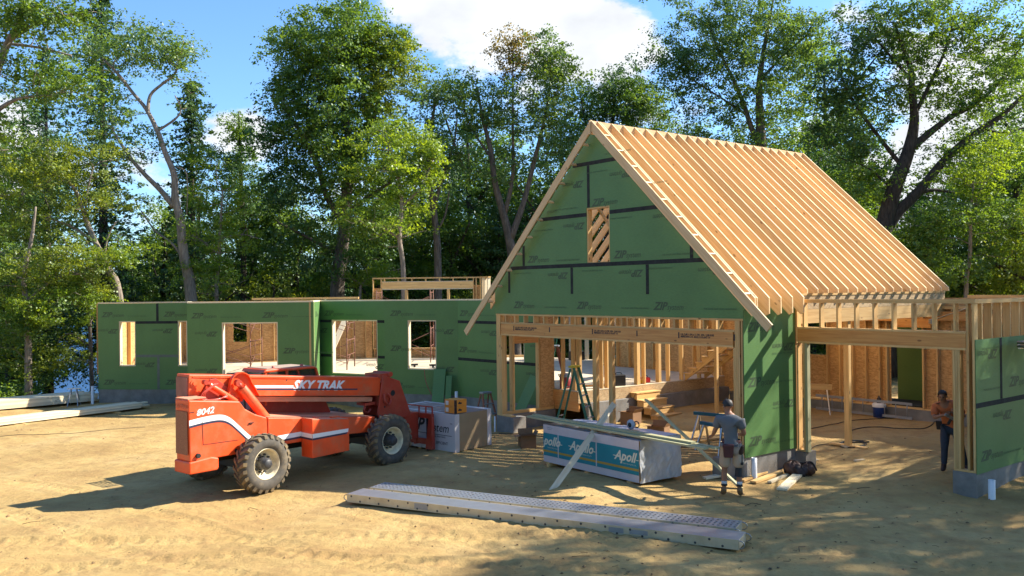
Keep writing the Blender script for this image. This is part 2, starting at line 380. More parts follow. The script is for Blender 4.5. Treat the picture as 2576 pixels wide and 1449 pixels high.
ground = bpy.data.objects.new('ground', me); COL.objects.link(ground); ground['kind'] = 'structure'
m, nt, b = newmat('sandy_soil'); b.inputs['Roughness'].default_value = .95; b.inputs['Specular IOR Level'].default_value = .2
geo = N(nt, 'ShaderNodeNewGeometry')
def noise(scale, det=6, rough=.6, vec=None, dist=0.):
    n = N(nt, 'ShaderNodeTexNoise', i_Scale=scale, i_Detail=float(det), i_Roughness=rough, i_Distortion=dist); LK(nt, vec or geo.outputs['Position'], n.inputs['Vector']); return n.outputs['Fac']
def ramp(f, stops):
    c = N(nt, 'ShaderNodeValToRGB'); LK(nt, f, c.inputs['Fac']); e = c.color_ramp.elements
    while len(e) < len(stops): e.new(.5)
    for k, (p, col) in enumerate(stops): e[k].position = p; e[k].color = (*col, 1)
    return c.outputs['Color']
def mixc(f, a, c, mode='MIX'):
    x = N(nt, 'ShaderNodeMix', data_type='RGBA', blend_type=mode)
    if isinstance(f, float): x.inputs['Factor'].default_value = f
    else: LK(nt, f, x.inputs['Factor'])
    for k, q in ((6, a), (7, c)):
        if isinstance(q, tuple): x.inputs[k].default_value = (*q, 1)
        else: LK(nt, q, x.inputs[k])
    return x.outputs[2]
def rng_(f, a, b_, c=0., d=1.):
    x = N(nt, 'ShaderNodeMapRange'); x.inputs[1].default_value = a; x.inputs[2].default_value = b_; x.inputs[3].default_value = c; x.inputs[4].default_value = d; LK(nt, f, x.inputs[0]); return x.outputs[0]
sand = ramp(noise(.35, 8, .65), [(.30, (.295, .185, .070)), (.5, (.43, .295, .115)), (.72, (.52, .375, .165))])
sand = mixc(rng_(noise(1.7, 7, .7), .48, .68, 0, .7), sand, (.30, .18, .075))
sand = mixc(rng_(noise(.55, 9, .75), .50, .70, 0, .5), sand, (.27, .165, .07))
sand = mixc(rng_(noise(9., 5, .7), .58, .68, 0, .45), sand, (.20, .125, .055))
vo = N(nt, 'ShaderNodeTexVoronoi', i_Scale=34.); LK(nt, geo.outputs['Position'], vo.inputs['Vector'])
peb = rng_(vo.outputs['Distance'], .10, .17, .7, 0.)
pm = N(nt, 'ShaderNodeMath', operation='MULTIPLY'); LK(nt, peb, pm.inputs[0]); LK(nt, rng_(noise(2.3, 4), .5, .62), pm.inputs[1])
sand = mixc(pm.outputs[0], sand, (.10, .06, .03))
# beyond the cleared site: leaf litter
sx = N(nt, 'ShaderNodeSeparateXYZ'); LK(nt, geo.outputs['Position'], sx.inputs[0])
ad = N(nt, 'ShaderNodeMath', operation='MULTIPLY_ADD'); LK(nt, noise(.25, 4), ad.inputs[0]); ad.inputs[1].default_value = 6; LK(nt, sx.outputs['Y'], ad.inputs[2])
litter = ramp(noise(3., 7, .7), [(.35, (.03, .045, .018)), (.6, (.09, .075, .035))])
col = mixc(rng_(ad.outputs[0], 37, 40.5), sand, litter); LK(nt, col, b.inputs['Base Color'])
h1 = N(nt, 'ShaderNodeMath', operation='MULTIPLY_ADD'); LK(nt, noise(26., 6, .7), h1.inputs[0]); h1.inputs[1].default_value = .35; LK(nt, noise(6., 7, .65), h1.inputs[2])
bp = N(nt, 'ShaderNodeBump', i_Strength=.8, i_Distance=.045); LK(nt, h1.outputs[0], bp.inputs['Height']); LK(nt, bp.outputs['Normal'], b.inputs['Normal'])
me.materials.append(m)
# lake
m, nt, b = newmat('lake_water'); b.inputs['Base Color'].default_value = (.015, .06, .15, 1); b.inputs['Specular IOR Level'].default_value = .2; b.inputs['Roughness'].default_value = .35; b.inputs['IOR'].default_value = 1.33
geo = N(nt, 'ShaderNodeNewGeometry'); bp = N(nt, 'ShaderNodeBump', i_Strength=.5, i_Distance=.25); LK(nt, noise(1.2, 5), bp.inputs['Height']); LK(nt, bp.outputs['Normal'], b.inputs['Normal'])
w = MB(); w.poly([(-900, 44, -3.3), (60, 44, -3.3), (60, 262, -3.3), (-900, 262, -3.3)]); o = w.build('lake_water', m); o['kind'] = 'structure'

# ------------------------------------------------------------------ garage
GW, GD = 8.38, 8.65; PK = 4.19
def zr(u): return 8.01 - (.970 * (PK - u) if u < PK else .955 * (u - PK))
G = thing('garage', 'unfinished garage with steep open rafters and a green sheathed gable over a wide door opening', 'garage', GL, GA)
def one(fn, name, mat, parent, **kw):
    m = MB(); fn(m); return m.build(name, mat, parent, **kw)
def bar(name, parent, x0, y0, z0, x1, y1, z1, mat='lumber', ax=None):
    m = MB(); m.box(x0, y0, z0, x1, y1, z1, ax=ax); return m.build(name, mat, parent)
# concrete
bar('footing', G, -.02, .0, -.3, .74, .44, .44, 'concrete')
bar('foundation', G, -.02, .445, -.3, .2, 2.0, .44, 'concrete')
bar('footing', G, 8.06, .0, -.3, 8.355, .22, .44, 'concrete')
bar('foundation', G, 8.15, .225, -.3, 8.36, 1.80, .44, 'concrete')
bar('foundation', G, 1.22, 2.2, -.3, 1.40, 8.5, .70, 'concrete')
bar('foundation', G, 1.405, 8.5, -.3, 12.3, 8.75, .56, 'concrete')
# sills
bar('sill_plate', G, .0, .01, .445, .66, .15, .485); bar('sill_plate', G, .0, .155, .445, .14, 2.0, .525)
bar('sill_plate', G, 8.10, .01, .445, 8.36, .15, .485); bar('sill_plate', G, 8.22, .155, .445, 8.36, 1.8, .485)
bar('sill_plate', G, 1.41, 8.52, .565, 12.2, 8.66, .605)
# front wall framing
for x in (.0, .042, .084, .13, .185): bar('stud', G, x, .01, .485, x + .038, .15, 3.24 if x < .14 else 2.68)
for x in (8.10, 8.143, 8.186, 8.23, 8.30): bar('stud', G, x, .01, .485, x + .038, .15, 3.24 if x > 8.14 else 2.68)
bar('header_beam', G, .225, .004, 2.725, 8.10, .135, 3.005, 'lvl')
bar('header_plate', G, .225, .0, 2.685, 8.10, .145, 2.722); bar('header_plate', G, .175, .0, 3.008, 8.14, .145, 3.045)
x = .40
while x < 8.1:
    bar('stud', G, x, .008, 3.048, x + .038, .145, 3.238); x += .4064
bar('top_plate', G, .0, .0, 3.241, 8.36, .15, 3.281)
# stamped print on the beam
st = MB()
for x in (.85, 3.95, 6.70):
    for k in range(2): put_text(st, 'LVL 2.0E 1-3/4 x 11-7/8  APA  2.0E-3100' if k == 0 else 'MERIDIAN LVL 05:52:13 PLANT 14', (x, .002, 2.90 - .05 * k), (1, 0, 0), (0, 0, 1), .055, 0, .003)
    for q in (-.07, 1.42):
        st.poly([(x + q, .002, 2.83), (x + q + .035, .002, 2.83), (x + q + .035, .002, 2.96), (x + q, .002, 2.96)])
st.build('lettering', 'ink', [o for o in G.children if o.name.startswith('header_beam')][0])
# gable sheathing with the loft window opening
gz = lambda u: min(zr(u) - .03, 9)
wx0, wx1, wz0, wz1 = 3.75, 4.55, 4.555, 5.93
sh = MB()
for pts in ([(-.01, 3.285), (wx0, 3.285), (wx0, gz(wx0)), (-.01, gz(0))], [(wx1, 3.285), (8.385, 3.285), (8.385, gz(8.385)), (wx1, gz(wx1))],
            [(wx0, 3.285), (wx1, 3.285), (wx1, wz0), (wx0, wz0)], [(wx0, wz1), (wx1, wz1), (wx1, gz(wx1)), (PK, gz(PK)), (wx0, gz(wx0))]):
    sh.prism([(x, -.013, z) for x, z in pts], (0, .013, 0), sides=True)
sheath = sh.build('gable_sheathing', 'zip', G)
tp = MB()
def tape_h(mb, x0, x1, z, h=.095, y=-.016):
    mb.box(x0, y, z - h / 2, x1, y + .0015, z + h / 2)
def tape_v(mb, x, z0, z1, h=.095, y=-.0165): mb.box(x - h / 2, y, z0, x + h / 2, y + .0015, z1)
def ulim(z): return PK - (7.98 - z) / .970 + .02, PK + (7.98 - z) / .955 - .02
for z in (4.53, 5.77, 7.02):
    a, b_ = ulim(z + .05)
    if z == 5.77: tape_h(tp, a, wx0, z); tape_h(tp, wx1, b_, z)
    else: tape_h(tp, a, b_, z)
for x, z0, z1 in ((.64, 3.86, 4.48), (3.19, 3.82, 4.48), (5.75, 3.80, 4.48), (1.28, 4.58, 5.12), (7.05, 4.58, 5.22), (3.83, 5.94, 6.97)): tape_v(tp, x, z0, z1)
tp.build('seam_tape', 'tape', sheath)
lt = MB(); X1 = (1, 0, 0); Z1 = (0, 0, 1)
for u_, z in ((.83, 3.45), (3.36, 3.45), (5.93, 3.45), (1.45, 4.66), (4.68, 4.66), (2.35, 5.93), (3.95, 5.955)):
    if abs(u_ - 2.35) > .01: zip_logo(lt, (u_, -.0165, z), X1, Z1, .19)
    else: put_text(lt, 'system', (u_ - .1, -.0165, z - .02), X1, Z1, .14, .35, 0)
for u_, z in ((3.05, 4.36), (5.62, 4.36), (8.0, 4.36), (3.68, 5.58), (6.72, 5.60), (3.66, 6.62), (5.35, 6.70)):
    zip_logo(lt, (u_, -.0165, z), X1, Z1, .17, True)
for u_, z in ((2.1, 3.46), (4.9, 3.46), (7.35, 3.46), (2.6, 4.66), (6.2, 4.66), (2.55, 5.95), (5.5, 6.3), (4.4, 7.15)): tagline(lt, (u_, -.0165, z), X1, Z1, .055)
for u_, z in ((1.6, 4.4), (4.3, 4.4), (6.5, 4.4), (5.3, 5.62), (2.5, 5.5), (4.5, 6.8)): tagline(lt, (u_, -.0165, z), X1, Z1, .045, True, 'ROOF SHEATHING 24/16  EXPOSURE 1')
lt.build('lettering', ['print', 'printfaint'], sheath)
# window frame in the gable
wf = MB()
wf.box(wx0 + .001, .0, wz0, wx0 + .038, .14, wz1); wf.box(wx1 - .038, .0, wz0, wx1 - .001, .14, wz1)
wf.box(wx0 + .04, .0, wz0 + .001, wx1 - .04, .14, wz0 + .038); wf.box(wx0 + .04, .0, wz1 - .038, wx1 - .04, .14, wz1 - .001)
wf.build('window_frame', 'lumber', sheath)
m = MB(); m.beam((wx0 + .05, .35, 5.95), (wx1 + .35, .35, 4.6), .04, .09, (0, 1, 0)); m.build('diagonal_brace', 'lumber', G)
# studs behind the gable, seen through the opening and from the side
for k in range(1, 21):
    x = k * .4064
    if wx0 - .05 < x < wx1 + .05 or x > 8.2: continue
    bar('gable_stud', G, x, .003, 3.285, x + .038, .14, gz(x) - .42)
# right side wall (lit) of the garage
sw = MB(); panel(sw, 0, 1.80, .435, 3.70, 0, .013)
sidew = sw.build('side_sheathing', 'zip', G, loc=(8.385, -.012, 0)); sidew.rotation_euler = (0, 0, math.pi / 2)
lt = MB()
for z in (.66, 1.88, 3.02): zip_logo(lt, (.12, -.003, z), X1, Z1, .2)
for z in (1.50, 2.72): zip_logo(lt, (1.75, -.003, z), X1, Z1, .17, True)
for z in (.62, 1.9, 1.35, 2.5): tagline(lt, (.95, -.003, z), X1, Z1, .05)
lt.build('lettering', ['print', 'printfaint'], sidew)
for k in range(5): bar('stud', G, 8.225, .30 + k * .36, .487, 8.365, .338 + k * .36, 3.60)
bar('top_plate', G, 8.225, .155, 3.602, 8.365, 1.8, 3.68)
# long opening on the right: beam and sheathing band carrying the rafters
bar('header_beam', G, 8.26, 1.83, 3.12, 8.37, GD, 3.43, 'lumber')
bar('band_sheathing', G, 8.30, 1.83, 3.435, 8.372, GD, 3.73, 'osb_pale')
bar('top_plate', G, 8.22, 1.82, 3.735, 8.385, GD, 3.782)
for y in (1.70,): bar('post', G, 8.24, y + .14, .40, 8.36, y + .24, 3.118)
# left side wall: door opening onto the yard behind
for y in (.17, .215, .45, .495): bar('stud', G, .01, y, .53, .15, y + .038, 3.6)
for y in (1.42, 1.465, 1.58, 1.63, 1.68, 1.75, 1.80, 1.93): bar('stud', G, .01, y, .53, .15, y + .038, 3.6)
bar('header_beam', G, .02, .535, 2.42, .14, 1.415, 2.70, 'lvl')
bar('top_plate', G, .0, .16, 3.602, .15, 8.5, 3.68)
ow = MB(); ow.box(.152, 1.47, .53, .163, 2.0, 3.6); ow.build('inner_sheathing', 'osb', G)
# rear wall: strand board on studs, door opening to a green boarded passage
rw = MB(); panel(rw, -3.9, 12.2, .61, 3.60, GD + .0, GD + .012, holes=[(6.86, .61, 7.80, 2.95), (4.05, 1.9, 4.9, 2.9)])
rw.build('rear_sheathing', 'osb', G)
x = -3.8
while x < 12.2:
    if not (6.8 < x < 7.8 or 4.0 < x < 4.9): bar('rear_stud', G, x, GD - .145, .607 if x > 1.4 else 1.06, x + .038, GD - .003, 3.30)
    x += .4064 if x > 1.4 else .61
for x in (6.78, 7.81): bar('rear_stud', G, x, GD - .145, .607, x + .045, GD - .003, 3.30)
bar('top_plate', G, -3.9, GD - .145, 3.303, 12.2, GD - .003, 3.38)
for x0, x1, z in ((6.2, 7.05, 2.96), (7.1, 8.1, 2.80), (8.15, 9.3, 3.0), (9.4, 12.0, 2.95)): bar('header_beam', G, x0, GD - .24, z, x1, GD - .15, z + .24, 'lvl')
# green board seen through the rear doorway; added roof and blackened side sheet keep it dark
bar('passage_sheathing', G, 6.2, GD + 1.6, .2, 7.75, GD + 1.613, 3.2, 'zip')
bar('passage_sheathing', G, 7.9, GD + .6, .2, 9.4, GD + .613, 3.2, 'zip')
bar('added_shade_roof', G, 5.9, GD + .05, 3.25, 9.8, GD + 3.2, 3.30, 'tape')  # unseen roof, added and blackened to keep sun off the passage boards
bar('passage_sheathing', G, 9.5, GD + .1, .2, 9.513, GD + 3.0, 3.2, 'tape')  # side sheet coloured black to make the passage look shaded
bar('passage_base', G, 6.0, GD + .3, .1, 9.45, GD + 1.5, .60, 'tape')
# edge of the house floor inside the garage
bar('rim_board', G, .16, 1.955, .70, 1.20, 1.995, 1.028, 'lvl'); 
bar('rim_board', G, 1.205, 1.96, .705, 1.235, 8.49, 1.028, 'osb_pale')
bar('rim_board', G, .16, 2.0, .46, 1.2, 2.04, .695, 'lvl')
for y, wdt in ((2.05, .09), (2.95, .04), (3.15, .05), (4.40, .13), (4.72, .05), (5.35, .11), (5.82, .045), (6.45, .045), (7.3, .04), (8.1, .04)):
    bar('post', G, 1.06, y, 1.052, 1.20, y + wdt, 3.6)
bar('post', G, .42, 2.03, 1.052, .46, 2.17, 3.6); bar('post', G, .86, 2.03, 1.052, 1.02, 2.17, 3.6)
bar('top_plate', G, 1.06, 2.0, 3.602, 1.2, 8.5, 3.68)
for u_ in (2.68, 3.28):   # props standing on the soil
    bar('prop_post', G, u_, 1.15, .0, u_ + .14, 1.25, 3.6)
bar('prop_post', G, 3.6, 5.0, .15, 3.69, 5.09, 3.5)
bar('prop_post', G, 8.20, 4.0, .18, 8.33, 4.10, 3.118)
bar('prop_foot', G, 7.8, 3.98, .18, 8.75, 4.12, .215)
# box steps down from the floor
stp = MB()
for k in range(4):
    z = .86 - .20 * k; x = 1.245 + .27 * k
    stp.box(x, 4.05, z - .20, x + .26, 5.05, z - .03); stp.box(x - .0, 4.02, z - .028, x + .28, 5.08, z)
stp.build('box_steps', 'lumber', G)
# open stair rising along the back
sr = thing('staircase', 'raw timber stair rising to the right inside the garage behind the door beam', 'staircase', GL, GA)
for y in (6.5, 7.45):
    m = MB(); n = 8; pts = [(1.24, y, 1.02)]
    for k in range(n):
        pts += [(1.24 + .235 * k, y, 1.05 + .19 * (k + 1)), (1.24 + .235 * (k + 1), y, 1.05 + .19 * (k + 1))]
    pts += [(1.24 + .235 * n, y, 1.05 + .19 * n - .30)]
    m.prism(pts, (0, .04, 0), ax=(.78, 0, .62)); m.build('stringer', 'lumber', sr)
for k in range(8):
    z = 1.05 + .19 * (k + 1); x = 1.24 + .235 * k
    bar('tread', sr, x - .02, 6.46, z + .001, x + .25, 7.52, z + .028)
bar('landing_joist', sr, 3.2, 6.4, 2.24, 3.24, 8.4, 2.5); bar('landing_joist', sr, 3.25, 6.4, 2.24, 5.2, 6.44, 2.5); bar('landing_floor', sr, 3.2, 6.4, 2.503, 5.2, 8.4, 2.52, 'osb')
# rafters, 22 pairs, first four on the right with tails
def rafter(side, v, tail, name='rafter', dep=.425, wv=.038, par=G, tt=None):
    m = MB(); f = zr
    if side > 0:
        e = tt if tt else (8.69 if tail else 8.52); a = PK + .02
        if tail: pts = [(a, f(a)), (e, f(e)), (e, f(e) - .33), (e - .08, f(e) - .37), (a, f(a) - dep)]
        else:
            k = 3.785; ub = PK + (8.01 - dep - k) / .955
            pts = [(a, f(a)), (e, f(e)), (e, k), (ub, k), (a, f(a) - dep)]
    else:
        e = -.28; a = PK - .02; pts = [(a, f(a)), (a, f(a) - .27), (e, f(e) - .27), (e, f(e))]
    m.prism([(x, v, z) for x, z in pts], (0, wv, 0), ax=(.73, 0, -.68 * side)); return m.build(name, 'rafter', par)
for k in range(22):
    v = .02 + .4064 * k
    rafter(1, v, v < 1.7); rafter(-1, v, True)
rafter(1, -.045, True)
bar('ridge_board', G, PK - .018, -.30, 7.66, PK + .018, 8.62, 7.99, 'rafter')
for s in (1, -1):   # barge rafters on the rake
    m = MB(); e = 9.24 if s > 0 else -1.20
    t = Vector((s * .72, 0, -.69)).normalized(); n_ = Vector((-s * .69, 0, -.72)).normalized()
    p0 = Vector((PK, -.258, zr(PK))); p1 = Vector((e, -.258, zr(e)))
    m.prism([p0, p1, p1 + n_ * .185, p0 + Vector((0, 0, -.262))], (0, .038, 0), ax=t); m.build('barge_rafter', 'rafter', G)
    uu = .42
    while uu < 4.9:
        u_ = PK + s * uu
        if -.4 < u_ < 8.7:
            c = Vector((u_, -.218, zr(u_) - .03)) + (n_ * .15 if s < 0 else Vector((0, 0, 0))); c2 = Vector((c.x, -.048, c.z)); mm = MB(); mm.beam(c, c2, .038 if s > 0 else .03, .07 if s < 0 else .035, n_ if s < 0 else -n_); mm.build('lookout', 'plank' if s > 0 else 'rafter', G)
        uu += .44

# ------------------------------------------------------------------ wing to the right
Wg = thing('garage_wing', 'low timber framed wing right of the garage with open front and green side wall', 'building wing', GL, GA)
V0 = 1.80; UE = 12.16
bar('footing', Wg, 8.365, V0 - .02, -.3, 8.62, V0 + .36, .36, 'concrete'); bar('footing', Wg, 11.72, V0, -.3, UE - .01, V0 + .25, .455, 'concrete')
bar('foundation', Wg, UE - .2, V0 + .255, -.3, UE - .012, 9.0, .455, 'concrete')
bar('sill_plate', Wg, 8.39, V0 + .01, .37, 8.60, V0 + .15, .405); bar('sill_plate', Wg, 11.74, V0 + .01, .457, UE - .02, V0 + .15, .495)
for x in (8.40, 8.56): bar('stud', Wg, x, V0 + .01, .408, x + .040, V0 + .15, 2.71)
bar('stud', Wg, 8.60, V0 + .01, .37, 8.66, V0 + .12, 2.71, 'treated')
bar('stud', Wg, 8.39, V0 + .01, 2.74, 8.43, V0 + .15, 3.58)
for x in (11.74, 11.785, 11.83, 11.99, 12.10): bar('stud', Wg, x, V0 + .01, .498, x + .040, V0 + .15, 2.71 if x < 11.95 else 3.58)
bar('header_beam', Wg, 8.435, V0 + .004, 2.755, 11.985, V0 + .14, 3.02, 'lvl'); bar('header_plate', Wg, 8.435, V0, 2.713, 11.985, V0 + .15, 2.752); bar('header_plate', Wg, 8.435, V0, 3.023, 11.985, V0 + .15, 3.06)
x = 8.62
for k in range(9): bar('stud', Wg, 8.56 + .40 * k, V0 + .006, 3.063, 8.60 + .40 * k, V0 + .145, 3.578)
bar('top_plate', Wg, 8.385, V0, 3.582, UE, V0 + .15, 3.66)
bar('top_plate', Wg, UE - .15, V0 + .155, 3.582, UE - .01, 9.6, 3.655)
for k in range(17): bar('stud', Wg, UE - .15, V0 + .30 + .4064 * k, .50, UE - .012, V0 + .34 + .4064 * k, 3.578)
bar('sill_plate', Wg, UE - .15, V0 + .26, .457, UE - .012, 9.0, .495)
ws = MB(); panel(ws, 0, 7.3, .44, 2.915, 0, .013)
wside = ws.build('side_sheathing', 'zip', Wg, loc=(UE + .003, V0, 0)); wside.rotation_euler = (0, 0, math.pi / 2)
tp = MB(); tape_h(tp, -.02, 7.3, 1.70, y=-.003); tape_v(tp, 1.05, 1.75, 2.91, y=-.0035); tape_v(tp, 3.5, .45, 1.65, y=-.0035); tp.build('seam_tape', 'tape', wside)
lt = MB()
for x_, z in ((.15, .66), (2.0, .66), (4.0, .66), (1.4, 1.95), (3.3, 1.95)): zip_logo(lt, (x_, -.003, z), X1, Z1, .2)
for x_, z in ((1.5, 1.5), (.9, 2.70), (3.0, 2.7)): zip_logo(lt, (x_, -.003, z), X1, Z1, .18, True)
for x_, z in ((1.1, .68), (.3, 1.95), (.25, 2.72)): tagline(lt, (x_, -.003, z), X1, Z1, .05)
lt.build('lettering', ['print', 'printfaint'], wside)
# far low wall of the wing
bar('top_plate', Wg, 8.6, 9.45, 3.58, 16, 9.59, 3.66)
for k in range(12): bar('stud', Wg, 8.62 + .61 * k, 9.45, 2.9, 8.66 + .61 * k, 9.59, 3.578)
bar('header_beam', Wg, 8.6, 9.46, 2.7, 16, 9.58, 2.897, 'lvl')
bp_ = MB(); bp_.tube([gw(10.5, 4.2, 3.38) - GL, gw(11.9, 3.4, 3.55) - GL], .014, 6)
brace = thing('brace_pole', 'thin blue grey brace pole slanting behind the short studs of the wing', 'pole'); 
bp_ = MB(); bp_.tube([gw(9.7, 5.2, 3.12), gw(12.0, 2.6, 3.60)], .016, 6); bp_.box(*(gw(9.7, 5.2, 3.08) - Vector((.05, .05, .03))), *(gw(9.7, 5.2, 3.12) + Vector((.05, .05, .03)))); bp_.build('tube', 'steel', brace)
# ------------------------------------------------------------------ house
HS = thing('house', 'unfinished single storey house with green sheathed angled walls and empty window openings', 'house', (0, 0, 0))
pA, pB1, pB2, pC1, pC2, pD, pE = [Vector((*p, 0)) for p in ((-15.2, 32.), (-11.75, 31.6), (-10.92, 29.3), (-6.58, 28.9), (-6.87, 31.2), (-4.37, 29.8), (-1.8, 28.8))]
pF = gw(-.02, 2.0)
def hwall(P, Q, holes, seams_v, logos, flips, grey=()):
    Ln = (Q - P).length; ang = math.atan2(Q.y - P.y, Q.x - P.x)
    m = MB(); panel(m, 0, Ln, .48, 3.62, 0, .013, holes); w = m.build('wall_sheathing', 'zip', HS, loc=P); w.rotation_euler = (0, 0, ang)
    t = MB(); g = MB()
    for z in (1.70, 2.92):
        xs_ = [(0, Ln)] if 1.70 not in grey else [(1.46, 3.08)]
        for h in holes:
            if h[1] < z < h[3]:
                xs_ = [s for a, b in xs_ for s in ((a, max(a, h[0])), (min(b, h[2]), b)) if s[1] - s[0] > .02]
        for a, b in xs_:
            if z in grey: tape_h(g, a, b, z, y=-.003)
            elif (z, 'no') not in seams_v: tape_h(t, a, b, z, y=-.003)
    for s in seams_v:
        if s[1] != 'no': tape_v(g if (len(s) > 3) else t, s[0], s[1], s[2], y=-.0035)
    if t.v: t.build('seam_tape', 'tape', w)
    if g.v: g.build('seam_tape', 'tapegrey', w)
    l = MB()
    for x_, z in logos: zip_logo(l, (x_, -.003, z), X1, Z1, .19); tagline(l, (x_ + 1.0, -.003, z + .01), X1, Z1, .045)
    for x_, z in flips: zip_logo(l, (x_, -.003, z), X1, Z1, .17, True)
    l.build('lettering', ['print', 'printfaint'], w)
    for h in holes:
        f = MB(); a, c, b, d = h
        f.box(a + .001, .015, c + .0, a + .038, .17, d); f.box(b - .038, .015, c, b - .001, .17, d)
        f.box(a + .04, .015, c + .001, b - .04, .17, c + .038); f.box(a + .04, .015, d - .04, b - .04, .17, d - .001)
        f.build('window_frame', 'plank', w)
    p = MB(); p.box(0, .0, 3.622, Ln, .15, 3.665); p.build('top_plate', 'plank', w)
    c = MB(); c.box(.0, .008, -.35 - .0, Ln, .25, .478); c.build('foundation', 'concrete', w)
    for k in range(int(Ln / .61) + 1):
        x_ = .02 + k * .61
        if x_ + .04 < Ln and not any(h[0] - .05 < x_ < h[2] + .02 for h in holes):
            s = MB(); s.box(x_, .016, 1.06, x_ + .038, .15, 3.618); s.build('stud', 'lumber', w)
    return w
hwall(pA, pB1, [(.815, 1.33, 1.46, 2.97), (3.08, 1.33, 3.44, 2.97)], [(2.31, 2.97, 3.6), (2.33, .5, 1.65, 'g')], [(.15, 3.13), (2.55, 3.13), (.2, .66), (2.6, .66)], [(.78, 2.68), (2.9, 2.68), (2.2, 1.45)], grey=(1.70,))
hwall(pB1, pB2, [], [(1.70, 'no'), (2.92, 'no')], [], [])
hwall(pB2, pC1, [(1.2, .95, 3.13, 2.97)], [(1.70, 'no'), (2.92, 'no')], [(.15, 3.12), (2.6, 3.12), (3.3, 1.93)], [(1.05, 2.66), (1.05, 1.42)])
hwall(pC1, pC2, [], [(1.70, 'no'), (2.92, 'no')], [(.6, 3.12)], [])
hwall(pC2, pD, [(.52, 1.06, 2.56, 2.97)], [], [(.2, 3.12)], [(.35, 2.66), (2.84, 1.45)])
hwall(pD, pE, [(.88, 1.31, 1.96, 2.97)], [(1.70, 'no'), (2.92, 'no')], [(.22, 3.12), (.22, 1.93), (.25, .68)], [(2.62, 2.66), (2.62, 1.42)])
hwall(pE, pF, [(2.10, 1.70, 3.15, 2.95)], [], [(.1, 3.12), (-.15 + .2, 1.93), (3.3, 1.0)], [(1.95, 2.66), (1.9, 1.42), (4.0, 1.45), (4.2, 2.3)])
# subfloor
def inset(p, d=(0, .02)): return (p.x + d[0], p.y + d[1])
fl = [inset(p, (0, .02)) for p in (pA, pB1, pB2, pC1, pC2, pD, pE)] + [tuple(gw(.02, 2.03)[:2])] + [tuple(gw(1.24, 1.955)[:2]), tuple(gw(1.24, 8.49)[:2]), tuple(gw(-4.6, 8.49)[:2]), (3.95, 35.5), (1.65, 37.45), (-1.6, 38.15), (-6.1, 38.15), (-10.6, 36.6), (-14.7, 37.2)]
m = MB(); m.prism([(x, y, 1.03) for x, y in fl], (0, 0, .02)); m.build('subfloor', 'floor', HS)
def bwall(P, Q, z0, z1, board=True, holes=(), sp=.4064, mat='osb'):
    P = Vector((*P, 0)); Q = Vector((*Q, 0)); Ln = (Q - P).length; ang = math.atan2(Q.y - P.y, Q.x - P.x)
    w = thing_part('rear_wall', HS, P, ang)
    if board:
        m = MB(); panel(m, 0, Ln, z0, z1, .142, .155, holes); m.build('wall_board', mat, w)
    m = MB(); m.box(0, 0, z0, Ln, .14, z0 + .04); m.box(0, 0, z1 - .08, Ln, .14, z1 - .001); m.build('wall_plate', 'lumber', w)
    k = .02
    while k < Ln - .04:
        if not any(h[0] - .03 < k < h[2] for h in holes):
            m = MB(); m.box(k, .001, z0 + .042, k + .04, .139, z1 - .082); m.build('stud', 'lumber', w)
        k += sp
    return w
def thing_part(name, parent, loc, rz):
    o = bpy.data.objects.new(name, None); COL.objects.link(o); o.location = loc; o.rotation_euler = (0, 0, rz); o.parent = parent; return o
bwall((-14.7, 37.2), (-10.6, 36.6), 1.052, 3.62, holes=[(2.9, 1.9, 3.5, 3.0)], sp=.61)
bwall((-10.6, 36.6), (-6.1, 38.1), 1.052, 3.62, holes=[(.7, 1.06, 1.3, 3.2)], sp=.55)
bwall((-15.15, 32.1), (-14.7, 37.2), 1.052, 3.62, sp=.7)
# tall window wall at the rear
tw = thing_part('window_wall', HS, (-6.08, 38.0, 0), math.atan2(-.05, 4.4))
m = MB(); m.box(0, 0, 1.052, 4.4, .14, 1.09); m.box(0, 0, 1.45, 4.4, .14, 1.49); m.box(0, 0, 4.50, 4.75, .14, 4.56); m.build('wall_plate', 'lumber', tw)
m = MB(); m.box(0, .142, 1.052, 4.4, .154, 1.47); m.box(4.42, .142, 1.05, 4.72, .154, 4.2); m.box(.02, .142, 1.05, .38, .154, 4.1); m.build('wall_board', 'osb', tw)
m = MB(); m.box(.42, .0, 4.07, 4.38, .12, 4.36); m.build('header_beam', 'lumber', tw)
m = MB(); m.box(.42, -.002, 4.03, 4.38, .14, 4.068); m.box(.42, -.002, 4.362, 4.38, .14, 4.39); m.build('header_plate', 'plank', tw)
for x_ in (.0, .36, 4.38, 4.5, 4.68): bar('stud', tw, x_, 0, 1.50, x_ + .04, .14, 4.498)
for x_ in (1.42, 3.25): bar('stud', tw, x_, 0, 1.5, x_ + .11, .14, 4.028)
for k in range(7): bar('stud', tw, .5 + k * .6, 0, 4.392, .54 + k * .6, .14, 4.498)
for k in range(7): bar('stud', tw, .3 + k * .6, 0, 1.092, .34 + k * .6, .14, 1.448)
rt = thing_part('window_wall', HS, (-1.33, 38.0, 0), math.atan2(-1.0, .8))
m = MB(); m.box(0, 0, 4.50, .5, .14, 4.56); m.build('wall_plate', 'lumber', rt)
for x_ in (.0, .1, .2, .42): bar('stud', rt, x_, 0, 1.052, x_ + .05, .14, 4.498, 'plank')
bar('beam', HS, -1.0, 37.6, 3.66, 1.7, 37.74, 3.74)
for x_, y_, w_ in ((2.37, 36.6, .13), (3.0, 36.2, .16)): bar('post', HS, x_, y_, 1.052, x_ + w_, y_ + .14, 3.66, 'plank')
bar('edge_plate', HS, -1.2, 37.75, 1.052, 1.6, 37.88, 1.14)
bwall((3.4, 35.75), tuple(gw(-4.1, 8.52)[:2]), 1.052, 3.62, sp=.45)
# long plate on top of the rear walls
bar('beam', HS, -10.5, 35.2, 3.67, -6.2, 35.34, 3.75)

